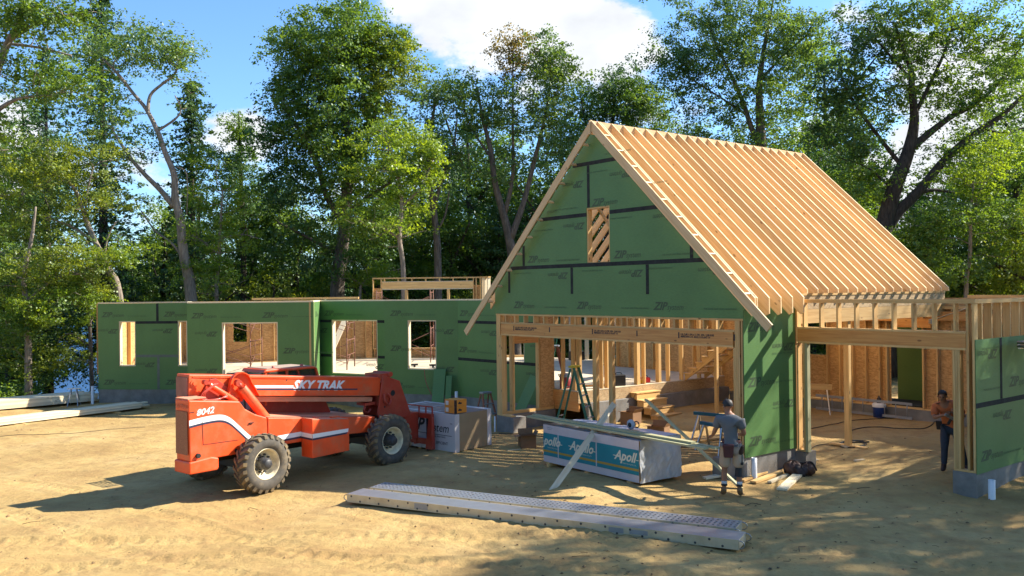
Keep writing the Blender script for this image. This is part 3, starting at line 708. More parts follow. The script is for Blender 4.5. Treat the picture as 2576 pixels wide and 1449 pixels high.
# ------------------------------------------------------------------ scaffold towers inside the house
def scaffold(x0, x1, y0, y1, top, label):
    T = thing('scaffold_tower', label, 'scaffolding', (x0, y0, 1.052), 0, 'scaffold towers on the house floor')
    lx = x1 - x0; ly = y1 - y0
    for xx in (0, lx):
        z = 0
        for k in range(2):
            f = MB(); h = top / 2
            for yy in (0, ly): f.tube([(xx, yy, z + .0), (xx, yy, z + h)], .024, 6)
            f.tube([(xx, 0, z + h - .1), (xx, ly, z + h - .1)], .02, 6); f.tube([(xx, 0, z + h * .45), (xx, ly, z + h * .45)], .016, 6)
            f.tube([(xx, ly * .4, z + h * .45), (xx, ly * .4, z + h - .1)], .014, 6); f.tube([(xx, ly * .4, z + h * .45), (xx, 0, z + .15)], .014, 6)
            f.build('frame', 'rust', T); z += h
    for yy in (0, ly):
        for k in range(2):
            b_ = MB(); z0 = .25 + k * top / 2; z1 = z0 + top / 2 - .5
            b_.tube([(0, yy, z0), (lx, yy, z1)], .012, 5); b_.tube([(0, yy + .02, z1), (lx, yy + .02, z0)], .012, 5); b_.build('cross_brace', 'rust', T)
    return T
scaffold(-12.0, -9.8, 32.6, 34.1, 2.38, 'rusty scaffold tower seen through the wide window opening left of the orange cab')
scaffold(-8.3, -6.16, 32.4, 34.0, 2.38, 'rusty scaffold tower seen through the left part of the middle window opening')
scaffold(-5.5, -3.33, 35.4, 36.8, 2.95, 'rusty scaffold tower whose top shows above the house wall by the tall window frame')
MT['greyladder'] = paint('grey_ladder', (.30, .31, .33), .5, .4)
# ------------------------------------------------------------------ telescopic handler
MT['orange'] = paint('orange_paint', (.80, .085, .013), .48, var=.14, scale=2.0, coat=.25, dirt=(.50, .17, .08), dirtscale=2.6, dirtamt=.6)
MT['red'] = paint('red_orange_paint', (.42, .04, .018), .45, var=.12, coat=.2, dirt=(.35, .15, .09), dirtamt=.3)
MT['dusty'] = paint('dusty_paint', (.62, .27, .16), .7, var=.12)
MT['roofdust'] = paint('dusty_roof', (.36, .27, .20), .85, var=.15)
MT['redust'] = paint('dusty_red_cover', (.30, .12, .09), .7, var=.2)
MT['grille'] = paint('grille_mesh', (.30, .12, .06), .7, var=.4, scale=70)
MT['decal'] = paint('white_decal', (.82, .82, .82), .4, var=.03)
MT['navy'] = paint('navy_decal', (.03, .035, .07), .4)
MT['tyre'] = paint('tyre_rubber', (.085, .075, .062), .85, var=.25, scale=8, dirt=(.24, .19, .12), dirtscale=3, dirtamt=.75)
MT['tread'] = paint('muddy_tread', (.14, .11, .07), .9, var=.3, scale=10, dirt=(.33, .23, .10), dirtscale=4, dirtamt=.8)
MT['rim'] = paint('cream_rim', (.86, .74, .50), .5, var=.08, dirt=(.40, .30, .18), dirtscale=5, dirtamt=.6)
MT['hub'] = paint('greasy_hub', (.045, .045, .048), .5, var=.4, scale=20)
m, nt, b = newmat('cab_glass'); b.inputs['Base Color'].default_value = (.02, .025, .03, 1); b.inputs['Roughness'].default_value = .08; b.inputs['Alpha'].default_value = .75; MT['glass'] = m
TH = thing('telehandler', 'orange telescopic handler with lowered boom parked on the sandy ground', 'telehandler', (-4.83, 17.14, -.03), D2R(50.01))
def plate(pts, y0, y1, name, mat, parent, bev=.012):
    m = MB(); m.prism([(x, y0, z) for x, z in pts], (0, y1 - y0, 0)); return m.build(name, mat, parent, bevel=bev)
body = plate([(-1.40, .80), (-1.42, 1.96), (-.34, 1.83), (-.22, 1.67), (0, 1.54), (.28, 1.44), (.30, .84), (-.41, .80)], .43, .92, 'engine_cover', 'orange', TH, .02)
deck = plate([(.302, .84), (.302, 1.435), (1.11, 1.345), (3.15, 1.12), (3.07, .79), (2.4, .82)], .43, 1.95, 'chassis', 'orange', TH, .02)
dt = MB(); dt.prism([(.32, .47, 1.442), (3.1, .47, 1.131), (3.1, 1.9, 1.131), (.32, 1.9, 1.442)], (0, 0, .004)); dt.build('deck_plate', 'dusty', deck)
m = MB(); m.box(-.7, .93, .62, 3.9, 1.50, 1.0); m.box(-.12, .36, .42, .12, 2.05, .62); m.box(3.2, .36, .42, 3.44, 2.05, .62); m.box(-.7, .93, 1.0, -.3, 1.5, 1.25); m.build('frame', 'dark', TH, bevel=.02)
cw = plate([(-1.43, .57), (-.84, .57), (-.82, .62), (-.82, .80), (-.98, .84), (-1.43, .80)], .40, .96, 'rear_bumper', 'orange', TH, .025)
m = MB(); m.tube([(-1.25, .44, .90), (-1.25, .38, .90)], .045, 14); m.build('exhaust_outlet', 'dark', TH)
m = MB(); m.lathe([(.0, .0), (.035, .0)], (-.43, .426, .88), (0, -1, 0), 14); m.build('access_hole', 'dark', body)
m = MB()
for a, b_ in (((-1.15, 1.57), (-1.13, 1.09)), ((-1.13, 1.09), (-.38, 1.08))): m.beam((a[0], .427, a[1]), (b_[0], .427, b_[1]), .006, .008)
m.box(-1.40, .424, 1.72, -1.31, .429, 1.735); m.box(-.14, .40, 1.37, -.04, .429, 1.385); m.build('door_seam', 'dark', body)
m = MB(); m.box(-1.436, .47, .93, -1.424, .88, 1.74); m.build('radiator_grille', 'grille', body)
t = MB(); put_text(t, 'SKYTRAK', (-1.438, .86, 1.80), (0, -1, 0), (0, 0, 1), .10, 0, .003); t.build('lettering', 'red', body)
m = MB(); m.box(-1.425, .45, 1.965, -1.05, .90, 1.985); m.build('cover_lip', 'dusty', body)
# stripes
def ribbon(mb, pts, h0, h1, y):
    for (x0, z0), (x1, z1) in zip(pts[:-1], pts[1:]):
        mb.poly([(x0, y, z0 - h1), (x1, y, z1 - h1), (x1, y, z1 - h0), (x0, y, z0 - h0)])
def smooth(pts, n=6):
    out = []
    P = [pts[0]] + list(pts) + [pts[-1]]
    for i in range(1, len(P) - 2):
        for k in range(n):
            t = k / n; a, b_, c, d = [np.array(P[i + j - 1]) for j in range(4)]
            out.append(tuple(.5 * ((2 * b_) + (c - a) * t + (2 * a - 5 * b_ + 4 * c - d) * t * t + (-a + 3 * b_ - 3 * c + d) * t ** 3)))
    return out + [tuple(pts[-1])]
sp_ = smooth([(-1.415, 1.58), (-1.1, 1.615), (-.78, 1.62), (-.58, 1.55), (-.38, 1.38), (-.16, 1.17), (-.0, 1.06), (.2, 1.03), (.298, 1.03)])
sw_ = MB(); ribbon(sw_, sp_, 0, .105, .4265); sw_.poly([(.304, .4265, .935), (1.108, .4265, .955), (1.108, .4265, 1.05), (.304, .4265, 1.03)]); s1 = sw_.build('stripe', 'decal', body)
sn_ = MB(); ribbon(sn_, sp_, .107, .145, .4262); sn_.poly([(.304, .4262, .895), (1.108, .4262, .915), (1.108, .4262, .953), (.304, .4262, .933)]); sn_.build('stripe', 'navy', body)
t = MB(); put_text(t, '8042', (-1.27, .4262, 1.65), (1, 0, .06), (0, 0, 1), .17, .25, .004, 1.08); t.build('lettering', 'decal', body)
# fuel tank box
fb = plate([(1.11, .53), (1.11, 1.335), (2.08, 1.225), (2.08, .55)], .05, .425, 'fuel_tank', 'orange', TH, .012)
m = MB(); m.prism([(1.12, .06, 1.337), (2.07, .06, 1.229), (2.07, .42, 1.229), (1.12, .42, 1.337)], (0, 0, .004)); m.build('tank_top', 'dusty', fb)
m = MB(); m.poly([(1.112, .0465, .94), (2.045, .0465, .955), (2.055, .0465, 1.03), (1.112, .0465, 1.03)]); m.poly([(1.1065, .05, .94), (1.1065, .05, 1.03), (1.1065, .42, 1.04), (1.1065, .42, .95)]); m.build('stripe', 'decal', fb)
m = MB(); m.poly([(1.112, .0462, .90), (2.01, .0462, .918), (2.03, .0462, .953), (1.112, .0462, .938)]); m.poly([(1.1062, .05, .90), (1.1062, .05, .938), (1.1062, .42, .948), (1.1062, .42, .91)]); m.build('stripe', 'navy', fb)
m = MB(); m.lathe([(.0, .03), (.06, .03), (.06, .0)], (1.35, .25, 1.315), (0, 0, 1), 16); m.box(1.75, .2, 1.272, 1.95, .3, 1.30); m.build('filler_cap', 'orange', fb)
# boom
zt = lambda x: 2.40 - (x + 1.17) * .0924
bm_ = plate([(-1.17, 2.40), (3.70, 1.95), (3.65, 1.52), (.06, 1.87), (.0, 1.76), (-1.18, 1.92)], .85, 1.30, 'boom', 'orange', TH, .015)
m = MB()
for y in (.835, 1.302):
    m.hexa([(-1.1, y, zt(-1.1) - .055), (3.62, y, zt(3.62) - .055), (3.62, y + .015, zt(3.62) - .055), (-1.1, y + .015, zt(-1.1) - .055), (-1.1, y, zt(-1.1) - .04), (3.62, y, zt(3.62) - .04), (3.62, y + .015, zt(3.62) - .04), (-1.1, y + .015, zt(-1.1) - .04)])
    m.hexa([(.35, y, 1.845), (3.6, y, 1.53), (3.6, y + .015, 1.53), (.35, y + .015, 1.845), (.35, y, 1.862), (3.6, y, 1.547), (3.6, y + .015, 1.547), (.35, y + .015, 1.862)])
m.build('boom_rail', 'orange', bm_)
m = MB(); m.box(-1.205, .88, 1.97, -1.178, 1.27, 2.34); m.build('end_cover', 'redust', bm_)
plate([(.30, 1.83), (3.5, 1.50), (3.48, 1.39), (.30, 1.72)], .92, 1.23, 'inner_boom', 'dusty', TH)
t = MB(); dx = Vector((1, 0, -.0924)).normalized(); dz = Vector((.0924, 0, 1)).normalized()
o_ = Vector((1.21, .8475, 1.885)); put_text(t, 'SKY TRAK', o_, dx, dz, .285, .30, .012, 1.04)
a_ = Vector((.19, .8475, 2.015))
t.poly([a_, a_ + dx * 1.02, a_ + dx * 1.05 + dz * .058, a_ + dz * .058]); t.build('lettering', 'decal', bm_)
t = MB(); a_ = Vector((.17, .8472, 1.975)); t.poly([a_, a_ + dx * 2.82, a_ + dx * 2.83 + dz * .033, a_ + dz * .033 + dx * .02]); t.build('stripe', 'navy', bm_)
m = MB(); m.lathe([(.0, .0), (.016, .0)], (1.06, .847, 2.10), (0, -1, 0), 12); m.build('bolt_hole', 'dark', bm_)
for (x, z, r) in ((-1.07, 2.22, .075), (-.10, 2.17, .06)):
    m = MB(); m.lathe([(.0, .045), (r * .5, .045), (r * .5, .02), (r, .02), (r, .0)], (x, .85, z), (0, -1, 0), 20, sm=False); m.build('pivot_pin', 'orange', bm_)
# ear round the lift cylinder head
ear = [(-.42, 1.86)] + [(-.12 + .235 * math.cos(a), 2.13 + .235 * math.sin(a)) for a in np.linspace(math.pi * .95, math.pi * .05, 10)] + [(.30, 1.86)]
plate(ear, .77, .80, 'cylinder_bracket', 'orange', TH, .006); 
m = MB()
pe = [Vector((x, .74, z)) for x, z in ear]
for a, b_ in zip(pe[:-1], pe[1:]): m.beam(a, b_, .09, .018)
m.build('bracket_flange', 'orange', TH)
def cyl(p, q, r, rod, name):
    p = Vector(p); q = Vector(q); d = q - p; c = MB()
    c.tube([p + d * .12, q], r, 20); o = c.build(name, 'orange', TH, bevel=.01)
    c = MB(); c.tube([p, p + d * .13], rod, 14); c.lathe([(0, -.05), (rod * 1.25, -.05), (rod * 1.25, .05), (0, .05)], p, (0, 1, 0), 18, sm=False); c.build('piston_rod', 'red', o)
cyl((-.23, .66, 2.17), (.44, .66, 1.35), .10, .055, 'lift_cylinder'); cyl((-.92, .70, 2.24), (-.24, .70, 1.80), .055, .04, 'slave_cylinder')
plate([(-1.0, 1.9), (-.75, 2.28), (-.62, 2.28), (-.10, 1.90), (-.1, 1.72), (-1.0, 1.75)], .80, .83, 'boom_plate', 'red', TH, .005)
m = MB()
for k in range(3):
    h = smooth([(-.72 + .03 * k, .66, 2.2), (-1.0 + .03 * k, .64, 2.05), (-1.02 + .04 * k, .64, 1.92), (-.75, .62, 1.87 + .015 * k), (-.45, .66, 1.95 - .02 * k), (-.28, .68, 1.88)], 5); m.tube(h, .011, 6)
m.build('hydraulic_hose', 'red', TH)
# boom head, quick attach and fork carriage
m = MB()
for y in (.80, 1.31):
    pts = [(3.72, 2.0), (4.25, 1.82), (4.60, 1.0), (4.48, .92), (3.60, .98), (3.55, 1.10), (3.62, 1.5)]
    m.prism([(x, y, z) for x, z in pts], (0, .04, 0))
hd = m.build('boom_head', 'red', TH, bevel=.012)
m = MB(); m.box(3.78, .84, 1.25, 4.12, 1.31, 1.80); m.box(3.62, .82, 1.93, 3.98, 1.33, 2.03); m.tube([(3.95, .78, 2.0), (3.95, 1.37, 2.0)], .06, 14); m.build('head_core', 'red', hd)
m = MB(); m.lathe([(.0, .0), (.07, .0)], (4.02, .797, 1.55), (0, -1, 0), 18); m.lathe([(.0, .0), (.025, .0)], (3.76, .797, 1.25), (0, -1, 0), 12); m.build('lightening_hole', 'dark', hd)
m = MB(); m.tube(smooth([(3.72, .78, 1.55), (3.72, .74, 1.38), (3.84, .74, 1.30), (3.92, .76, 1.42), (3.84, .78, 1.55)]), .022, 8); m.build('lifting_eye', 'red', hd)
m = MB(); m.box(3.25, .9, 1.32, 3.55, 1.2, 1.38); m.tube(smooth([(3.38, 1.0, 1.34), (3.30, 1.0, 1.20), (3.42, 1.0, 1.14), (3.50, 1.0, 1.22)]), .025, 8); m.build('tow_hook', 'red', hd)
fc = MB(); fc.box(4.92, .40, .86, 4.98, 1.76, .98); fc.box(4.92, .40, .22, 4.98, 1.76, .36); fc.box(4.93, .40, 1.13, 4.96, 1.76, 1.16)
for y in (.40, .62, .86, 1.28, 1.50, 1.73): fc.box(4.93, y, .98, 4.96, y + .03, 1.13)
for y in (.40, .95, 1.16, 1.68): fc.box(4.90, y, .20, 4.99, y + .09, .97)
fc.hexa([(4.88, .38, .12), (5.0, .38, .12), (5.0, .60, .12), (4.88, .60, .12), (4.90, .39, .9), (4.98, .39, .9), (4.98, .50, .9), (4.90, .50, .9)])
fcar = fc.build('fork_carriage', 'red', TH, bevel=.006)
m = MB(); m.box(4.40, .92, .55, 4.90, 1.22, .95); m.box(4.45, .86, .35, 4.90, .90, 1.0); m.box(4.45, 1.24, .35, 4.90, 1.28, 1.0); m.build('quick_coupler', 'red', TH, bevel=.01)
for y in (.55, 1.5):
    m = MB(); m.box(4.985, y, .10, 5.03, y + .12, .95); m.box(4.985, y, .055, 6.05, y + .12, .098); m.build('fork', 'dark', TH)
# cab on the far side
cab = plate([(.95, .95), (.97, 1.62), (2.60, 1.50), (2.75, 1.2), (2.75, .95)], 1.52, 2.30, 'cab', 'red', TH, .03)
plate([(.92, 2.23), (.98, 2.30), (2.25, 2.285), (2.36, 2.23)], 1.48, 2.34, 'cab_roof', 'orange', TH, .02)
m = MB(); m.prism([(1.05, 1.54, 2.302), (2.2, 1.54, 2.288), (2.2, 2.28, 2.288), (1.05, 2.28, 2.302)], (0, 0, .012)); m.build('roof_panel', 'roofdust', TH)
m = MB()
for (xa, xb) in ((1.0, 1.0), (1.55, 1.55), (2.33, 2.55)):
    for y in (1.53, 2.25): m.beam((xa, y, 2.24), (xb, y, 1.52), .055, .055, (1, 0, 0))
m.build('cab_post', 'orange', TH, bevel=.01)
m = MB(); m.poly([(1.03, 1.54, 1.6), (2.52, 1.54, 1.5), (2.33, 1.54, 2.22), (1.03, 1.54, 2.22)]); m.poly([(1.03, 2.27, 1.6), (2.52, 2.27, 1.5), (2.33, 2.27, 2.22), (1.03, 2.27, 2.22)]); m.poly([(1.0, 1.55, 1.6), (1.0, 2.25, 1.6), (1.0, 2.25, 2.22), (1.0, 1.55, 2.22)]); m.poly([(2.55, 1.55, 1.5), (2.55, 2.25, 1.5), (2.34, 2.25, 2.22), (2.34, 1.55, 2.22)]); m.build('window', 'glass', TH)
m = MB(); m.box(1.25, 1.75, .96, 1.75, 2.15, 1.62); m.box(1.2, 1.75, 1.6, 1.32, 2.15, 2.0); m.build('seat', 'dark', cab)
m = MB(); m.tube([(2.1, 1.95, 1.5), (1.98, 1.95, 1.72)], .02, 8); m.lathe([(.15, 0), (.17, .01), (.15, .02)], (1.97, 1.95, 1.72), (-.4, 0, 1), 18); m.build('steering_wheel', 'dark', cab)
m = MB(); m.prism([(.48, 1.5, 1.44), (.97, 1.5, 1.66), (.97, 1.5, 1.3), (.48, 1.5, 1.3)], (0, .8, 0)); m.build('rear_fender', 'red', TH, bevel=.02)
m = MB()
for k in range(6): m.box(.50 + .08 * k, 1.55, 2.20, .52 + .08 * k, 2.2, 2.22)
m.box(.48, 1.53, 2.19, .95, 1.56, 2.23); m.box(.48, 2.18, 2.19, .95, 2.21, 2.23); m.box(.48, 1.53, 1.45, .51, 1.56, 2.19); m.box(.48, 2.18, 1.45, .51, 2.21, 2.19); m.build('rear_guard', 'dark', TH)
m = MB(); m.lathe([(0, .045), (.03, .04), (.035, 0)], (1.25, 1.6, 2.31), (0, 0, 1), 12); m.lathe([(0, .05), (.035, .04), (.04, 0)], (2.0, 1.6, 2.30), (0, 0, 1), 12); m.build('roof_lamp', 'red', TH)
# wheels
def wheel(x, side, turn=0.):
    y = 0 if side < 0 else 2.41
    wv = bpy.data.objects.new('wheel', None); COL.objects.link(wv); wv.parent = TH; wv.location = (x, y + (.18 if side < 0 else -.18), .59)
    wv.rotation_euler = (0, 0, turn + (math.pi if side > 0 else 0))
    t = MB(); h = .18; R = .565
    t.lathe([(.30, -h + .055), (.335, -h + .018), (.40, -h), (.49, -h + .01), (.535, -h + .05), (R, -h + .09), (R, h - .09), (.535, h - .05), (.49, h - .01), (.40, h), (.335, h - .018), (.30, h - .055)], (0, 0, 0), (0, 1, 0), 48)
    nl = 23
    for k in range(nl):
        for sd in (-1, 1):
            a = 2 * math.pi * (k + (.5 if sd > 0 else 0)) / nl
            def P(r, ang, yy): return Vector((math.cos(ang) * r, yy, math.sin(ang) * r))
            a1 = a + .20
            lo = [P(.545, a1 - .05, sd * .01), P(.545, a1 + .05, sd * .01), P(.50, a + .075, sd * (h + .004)), P(.50, a - .075, sd * (h + .004))]
            hi = [P(.595, a1 - .045, sd * .01), P(.595, a1 + .045, sd * .01), P(.572, a + .062, sd * (h - .02)), P(.572, a - .062, sd * (h - .02))]
            md = [P(.59, a1 - .05, sd * .09), P(.59, a1 + .035, sd * .09)]
            t.mesh(lo + hi, [(0, 1, 2, 3), (4, 7, 6, 5), (0, 4, 5, 1), (1, 5, 6, 2), (2, 6, 7, 3), (3, 7, 4, 0)], 1)
    t.build('tyre', ['tyre', 'tread'], wv)
    r = MB(); r.lathe([(.30, -h + .04), (.315, -h + .045), (.30, -h + .07), (.27, -h + .09), (.265, -.0), (.24, .03), (.15, .04), (.14, .06), (0, .06)], (0, 0, 0), (0, 1, 0), 40); r.lathe([(.30, -h + .04), (.29, -h + .05), (.275, -h + .08)], (0, 0, 0), (0, 1, 0), 40); r.build('rim', 'rim', wv)
    hb = MB(); hb.lathe([(0, -.19), (.085, -.19), (.095, -.175), (.10, -.14), (.12, -.13), (.125, -.02), (.14, .03)], (0, 0, 0), (0, 1, 0), 28)
    for k in range(10):
        a = 2 * math.pi * k / 10; hb.tube([(math.cos(a) * .175, -.02, math.sin(a) * .175), (math.cos(a) * .175, .05, math.sin(a) * .175)], .02, 8)
    for k in range(16):
        a = 2 * math.pi * k / 16; hb.tube([(math.cos(a) * .10, -.148, math.sin(a) * .10), (math.cos(a) * .10, -.13, math.sin(a) * .10)], .008, 6)
    hb.build('hub', 'hub', wv)
wheel(.0, -1, D2R(3)); wheel(3.325, -1); wheel(.0, 1, D2R(3)); wheel(3.325, 1)

# ------------------------------------------------------------------ sheathing bundle on the forks
MT['wrap'] = paint('white_wrap', (.62, .58, .58), .45, var=.06, scale=1.5, bump=.15, bscale=12)
MT['kraft'] = paint('bare_board', (.36, .255, .145), .85, var=.10, scale=2)
MT['krafttop'] = paint('pinkish_board', (.33, .23, .18), .85, var=.08)
PKd = D2R(48.2)
pk = thing('sheathing_bundle', 'large white wrapped bundle of sheathing boards in front of the orange forks', 'board bundle', (-1.41, 20.94, 0), PKd)
m = MB(); m.box(0, 0, .06, 1.25, 2.44, .95); pb = m.build('board_stack', 'kraft', pk)
m = MB(); m.box(.0, .0, .952, 1.25, 2.44, .958); m.build('top_board', 'krafttop', pk)
m = MB(); m.box(-.006, .0, .05, -.001, 2.44, .96); m.box(-.005, -.006, .04, .15, -.001, .955); m.box(1.13, -.006, .07, 1.25, -.001, .975); m.box(1.252, -.02, .07, 1.257, 2.44, .98)
m.box(-.004, .4, .961, .09, 2.40, .965); m.box(1.15, .0, .961, 1.25, 1.5, .968); m.box(.2, 2.3, .961, 1.2, 2.44, .966); m.build('plastic_wrap', 'wrap', pk)
m = MB()
for y in (.75, 1.5, 2.1): m.box(0, y, .962, 1.25, y + .018, .966)
m.build('strap', 'white', pk)
t = MB(); YD = (0, -1, 0)
w_ = put_text(t, 'ZIP', (-.008, 1.72, .50), YD, (0, 0, 1), .42, .35, .014, 1.0)
put_text(t, 'system', (-.008, 1.00, .50), YD, (0, 0, 1), .30, .25, .001, .95); put_text(t, 'TM', (-.008, .16, .70), YD, (0, 0, 1), .06)
t.box(-.0085, .10, .42, -.0075, 1.7, .432); put_text(t, 'ROOF & WALL SHEATHING', (-.008, 1.0, .36), YD, (0, 0, 1), .055, 0, .001); put_text(t, 'STRONG. EASY. EFFICIENT', (-.008, 1.30, .20), YD, (0, 0, 1), .095, 0, .001, .95); t.build('lettering', 'ink', pk)
m = MB()
for y in (.3, 1.2, 2.1): m.box(0, y, .0, 1.25, y + .1, .059)
m.build('skid', 'lumber', pk)
MT['boxorange'] = paint('orange_card', (.75, .27, .03), .5, var=.05)
MT['cardwhite'] = paint('white_label', (.7, .66, .6), .6)
for k in range(2):
    bx = thing('fastener_box', ('lower' if k == 0 else 'upper') + ' orange fastener box on the corner of the white wrapped bundle', 'box', Vector((-1.41, 20.94, .968 + .165 * k)) + Vector((.02, .05, 0)), PKd)
    m = MB(); m.box(.02, .02, .001, .40, .40, .162); m.build('carton', 'boxorange', bx, bevel=.004)
    m = MB(); m.box(.0165, .26, .03, .0185, .36, .13); m.build('label', 'cardwhite', bx)
    m = MB(); m.box(.0165, .02, .0, .0185, .06, .162); m.box(.02, .0165, .0, .06, .0185, .162)
    m.prism([(.10, .017, .06), (.22, .017, .05), (.24, .017, .08), (.18, .017, .10), (.15, .017, .115), (.12, .017, .09)], (0, .002, 0)); m.build('printing', 'ink', bx)

# ------------------------------------------------------------------ wrapped lumber pack
MT['teal'] = paint('teal_print', (.012, .22, .27), .4, var=.08, scale=2, bump=.15, bscale=9)
MT['cream'] = paint('cream_print', (.70, .66, .50), .5, var=.03)
MT['ochre'] = paint('ochre_print', (.45, .28, .04), .5, var=.03)
MT['bluewhite'] = paint('bluish_wrap', (.52, .55, .64), .35, var=.08, scale=3, bump=.3, bscale=7)
MT['silver'] = paint('crumpled_grey_wrap', (.42, .44, .46), .3, var=.15, scale=4, bump=.9, bscale=6)
MT['pinkwhite'] = paint('pinkish_wrap', (.58, .52, .52), .45, var=.05, bump=.2, bscale=8)
LPa = math.atan2(17.22 - 19.57, 2.47 - .67)
lp = thing('lumber_pack', 'teal and white wrapped lumber pack with cream script lettering lying on the shaded sand', 'lumber pack', (.67, 19.57, 0), LPa)
LX = 2.96; LY = 1.2
m = MB(); m.box(0.01, 0.01, .10, LX - .01, LY, .915); m.build('lumber_stack', 'lumber', lp)
def sheetg(fn, nu, nv, name, mat, parent):
    m = MB(); V = [fn(i / nu, j / nv) for j in range(nv + 1) for i in range(nu + 1)]
    m.mesh(V, [(j * (nu + 1) + i, j * (nu + 1) + i + 1, (j + 1) * (nu + 1) + i + 1, (j + 1) * (nu + 1) + i) for j in range(nv) for i in range(nu)], 0, True); return m.build(name, mat, parent)
rr = np.random.default_rng(3)
wob = lambda a, b_, s=.004, q=1.: s * 1.6 * (mnoise.noise(Vector((a * 9 * q, b_ * 5 * q, 1.3))) + .6 * abs(mnoise.noise(Vector((a * 26 * q, b_ * 9 * q, 5.1)))) + .3 * mnoise.noise(Vector((a * 60 * q, b_ * 30 * q, 2.))))
fwrap = sheetg(lambda a, b_: (a * LX, -.004 + wob(a, b_, .0012), .09 + b_ * .83), 60, 16, 'front_wrap', 'pinkwhite', lp)
top_ = sheetg(lambda a, b_: (a * LX, b_ * LY, .925 + wob(a, b_, .010) - .01 * (b_ > .97)), 60, 24, 'top_wrap', 'bluewhite', lp)
sheetg(lambda a, b_: (LX + .008 + .045 * abs(mnoise.noise(Vector((a * 5 + b_ * 1.5, b_ * 1.6, 3.)))) + .03 * abs(mnoise.noise(Vector((a * 11 - b_ * 5, b_ * 4, 7.)))) * (1.2 - b_), a * LY, .08 + b_ * .845), 60, 44, 'end_wrap', 'silver', lp)
m = MB(); m.box(.004, -.0105, .235, LX - .004, -.0085, .735); m.build('printed_band', 'teal', fwrap)
m = MB(); m.box(.004, -.0125, .315, LX - .004, -.0108, .36); m.build('printed_stripe', 'ochre', fwrap)
m = MB()
for x in (.50, 1.72): m.box(x, -.0128, .24, x + .03, -.0108, .74)
m.box(.12, -.0095, .79, .40, -.0085, .89); m.build('label', 'pinkwhite', fwrap)
t = MB()
def script(t, word, x, z, s):
    w = put_text(t, word, (x, -.013, z), (1, 0, 0), (0, 0, 1), s, .35, s * .03, 1.0)
    t.poly([(x - .03 if word[0] == 'A' else x, -.0131, z + s * .22), (x + .10, -.0131, z + s * .22), (x + .10, -.0131, z + s * .28), (x - .05 if word[0] == 'A' else x, -.0131, z + s * .28)])
    t.poly([(x + w - .03, -.0131, z + s * .16), (min(x + w + .06, LX), -.0131, z + s * .16), (min(x + w + .06, LX), -.0131, z + s * .22), (x + w - .03, -.0131, z + s * .22)])
script(t, 'pollo', .02, .48, .27); script(t, 'Apollo', .90, .48, .27); script(t, 'Apoll', 2.28, .48, .27)
for x in (.15, 1.20, 2.5): put_text(t, 'FOREST PRODUCTS LTD.', (x, -.013, .41), (1, 0, 0), (0, 0, 1), .035)
t.build('lettering', 'cream', fwrap)
t = MB(); put_text(t, 'Premium Stud', (.135, -.0098, .855), (1, 0, 0), (0, 0, 1), .032); put_text(t, '2x6 104 5/8', (.15, -.0098, .82), (1, 0, 0), (0, 0, 1), .028); t.build('lettering', 'ink', fwrap)
m = MB()
for x in (.15, 1.4, 2.65): m.box(x, -.05, -.01, x + .09, LY, .085)
m.build('skid', 'lumber', lp)

def board(p, q, w, h, mat, label, name='board', up=(0, 0, 1), group=None, cat='board'):
    m = MB(); c = (Vector(p) + Vector(q)) / 2
    m.beam(Vector(p) - c, Vector(q) - c, w, h, up); o = m.build(name, mat, None, loc=c); return tag(o, label, cat, group)
pq = lambda x, y, z: Vector((x, y, z))
b0 = pq(.41, 20.07, 1.07); b1_ = pq(3.70, 16.02, 1.02); dd_ = (b1_ - b0).normalized(); sd_ = Vector((-dd_.y, dd_.x, 0))
board(b0 - sd_ * .07 + Vector((0, 0, -.04)), b1_ - sd_ * .12 - dd_ * .12 + Vector((0, 0, -.045)), .135, .038, 'treated', 'front treated board of the three long boards lying across the teal pack')
board(b0 + sd_ * .09 + dd_ * .25 + Vector((0, 0, -.04)), b1_ + sd_ * .06 + Vector((0, 0, -.045)), .135, .038, 'treated', 'back treated board of the three, held at its end by the man in grey')
board(b0 + sd_ * .0 + dd_ * .1 + Vector((0, 0, .0)), b1_ - sd_ * .01 - dd_ * .5 + Vector((0, 0, -.003)), .135, .036, 'treated', 'treated board lying on top of the other two across the teal pack')
board((.69, 16.84, .0), (2.20, 19.06, 1.42), .12, .038, 'plank', 'pale board leaning steeply on the front of the teal pack', up=(.4, -.75, .5))
board((4.42, 17.0, .01), (2.83, 18.62, 1.56), .14, .038, 'treated', 'greenish board leaning over the back corner of the teal pack behind the man', up=(.5, -.2, .6))
# circular saw
MT['sawgrey'] = paint('saw_metal', (.42, .43, .46), .5, .2, var=.1)
cs = thing('circular_saw', 'grey circular saw standing on top of the teal lumber pack', 'circular saw', (2.45, 18.40, .935), LPa)
m = MB(); m.box(-.16, -.02, 0, .16, .13, .006); m.build('base_plate', 'steel', cs)
m = MB(); m.lathe([(.0, -.012), (.10, -.012), (.105, 0), (.105, .03), (.09, .04)], (0, .02, .13), (0, 1, 0), 30); m.build('blade_guard', 'sawgrey', cs)
m = MB(); m.lathe([(0, -.018), (.05, -.018), (.052, -.014)], (-.01, .02, .12), (0, 1, 0), 24); m.build('blade_cover', 'dark', cs)
m = MB(); m.lathe([(0, .14), (.05, .13), (.055, .05), (.05, .04)], (.0, .0, .12), (0, 1, 0), 18); m.tube(smooth([(.04, .08, .16), (.10, .09, .20), (.17, .09, .17), (.17, .09, .09), (.08, .08, .08)]), .012, 8); m.build('motor_handle', 'dark', cs)

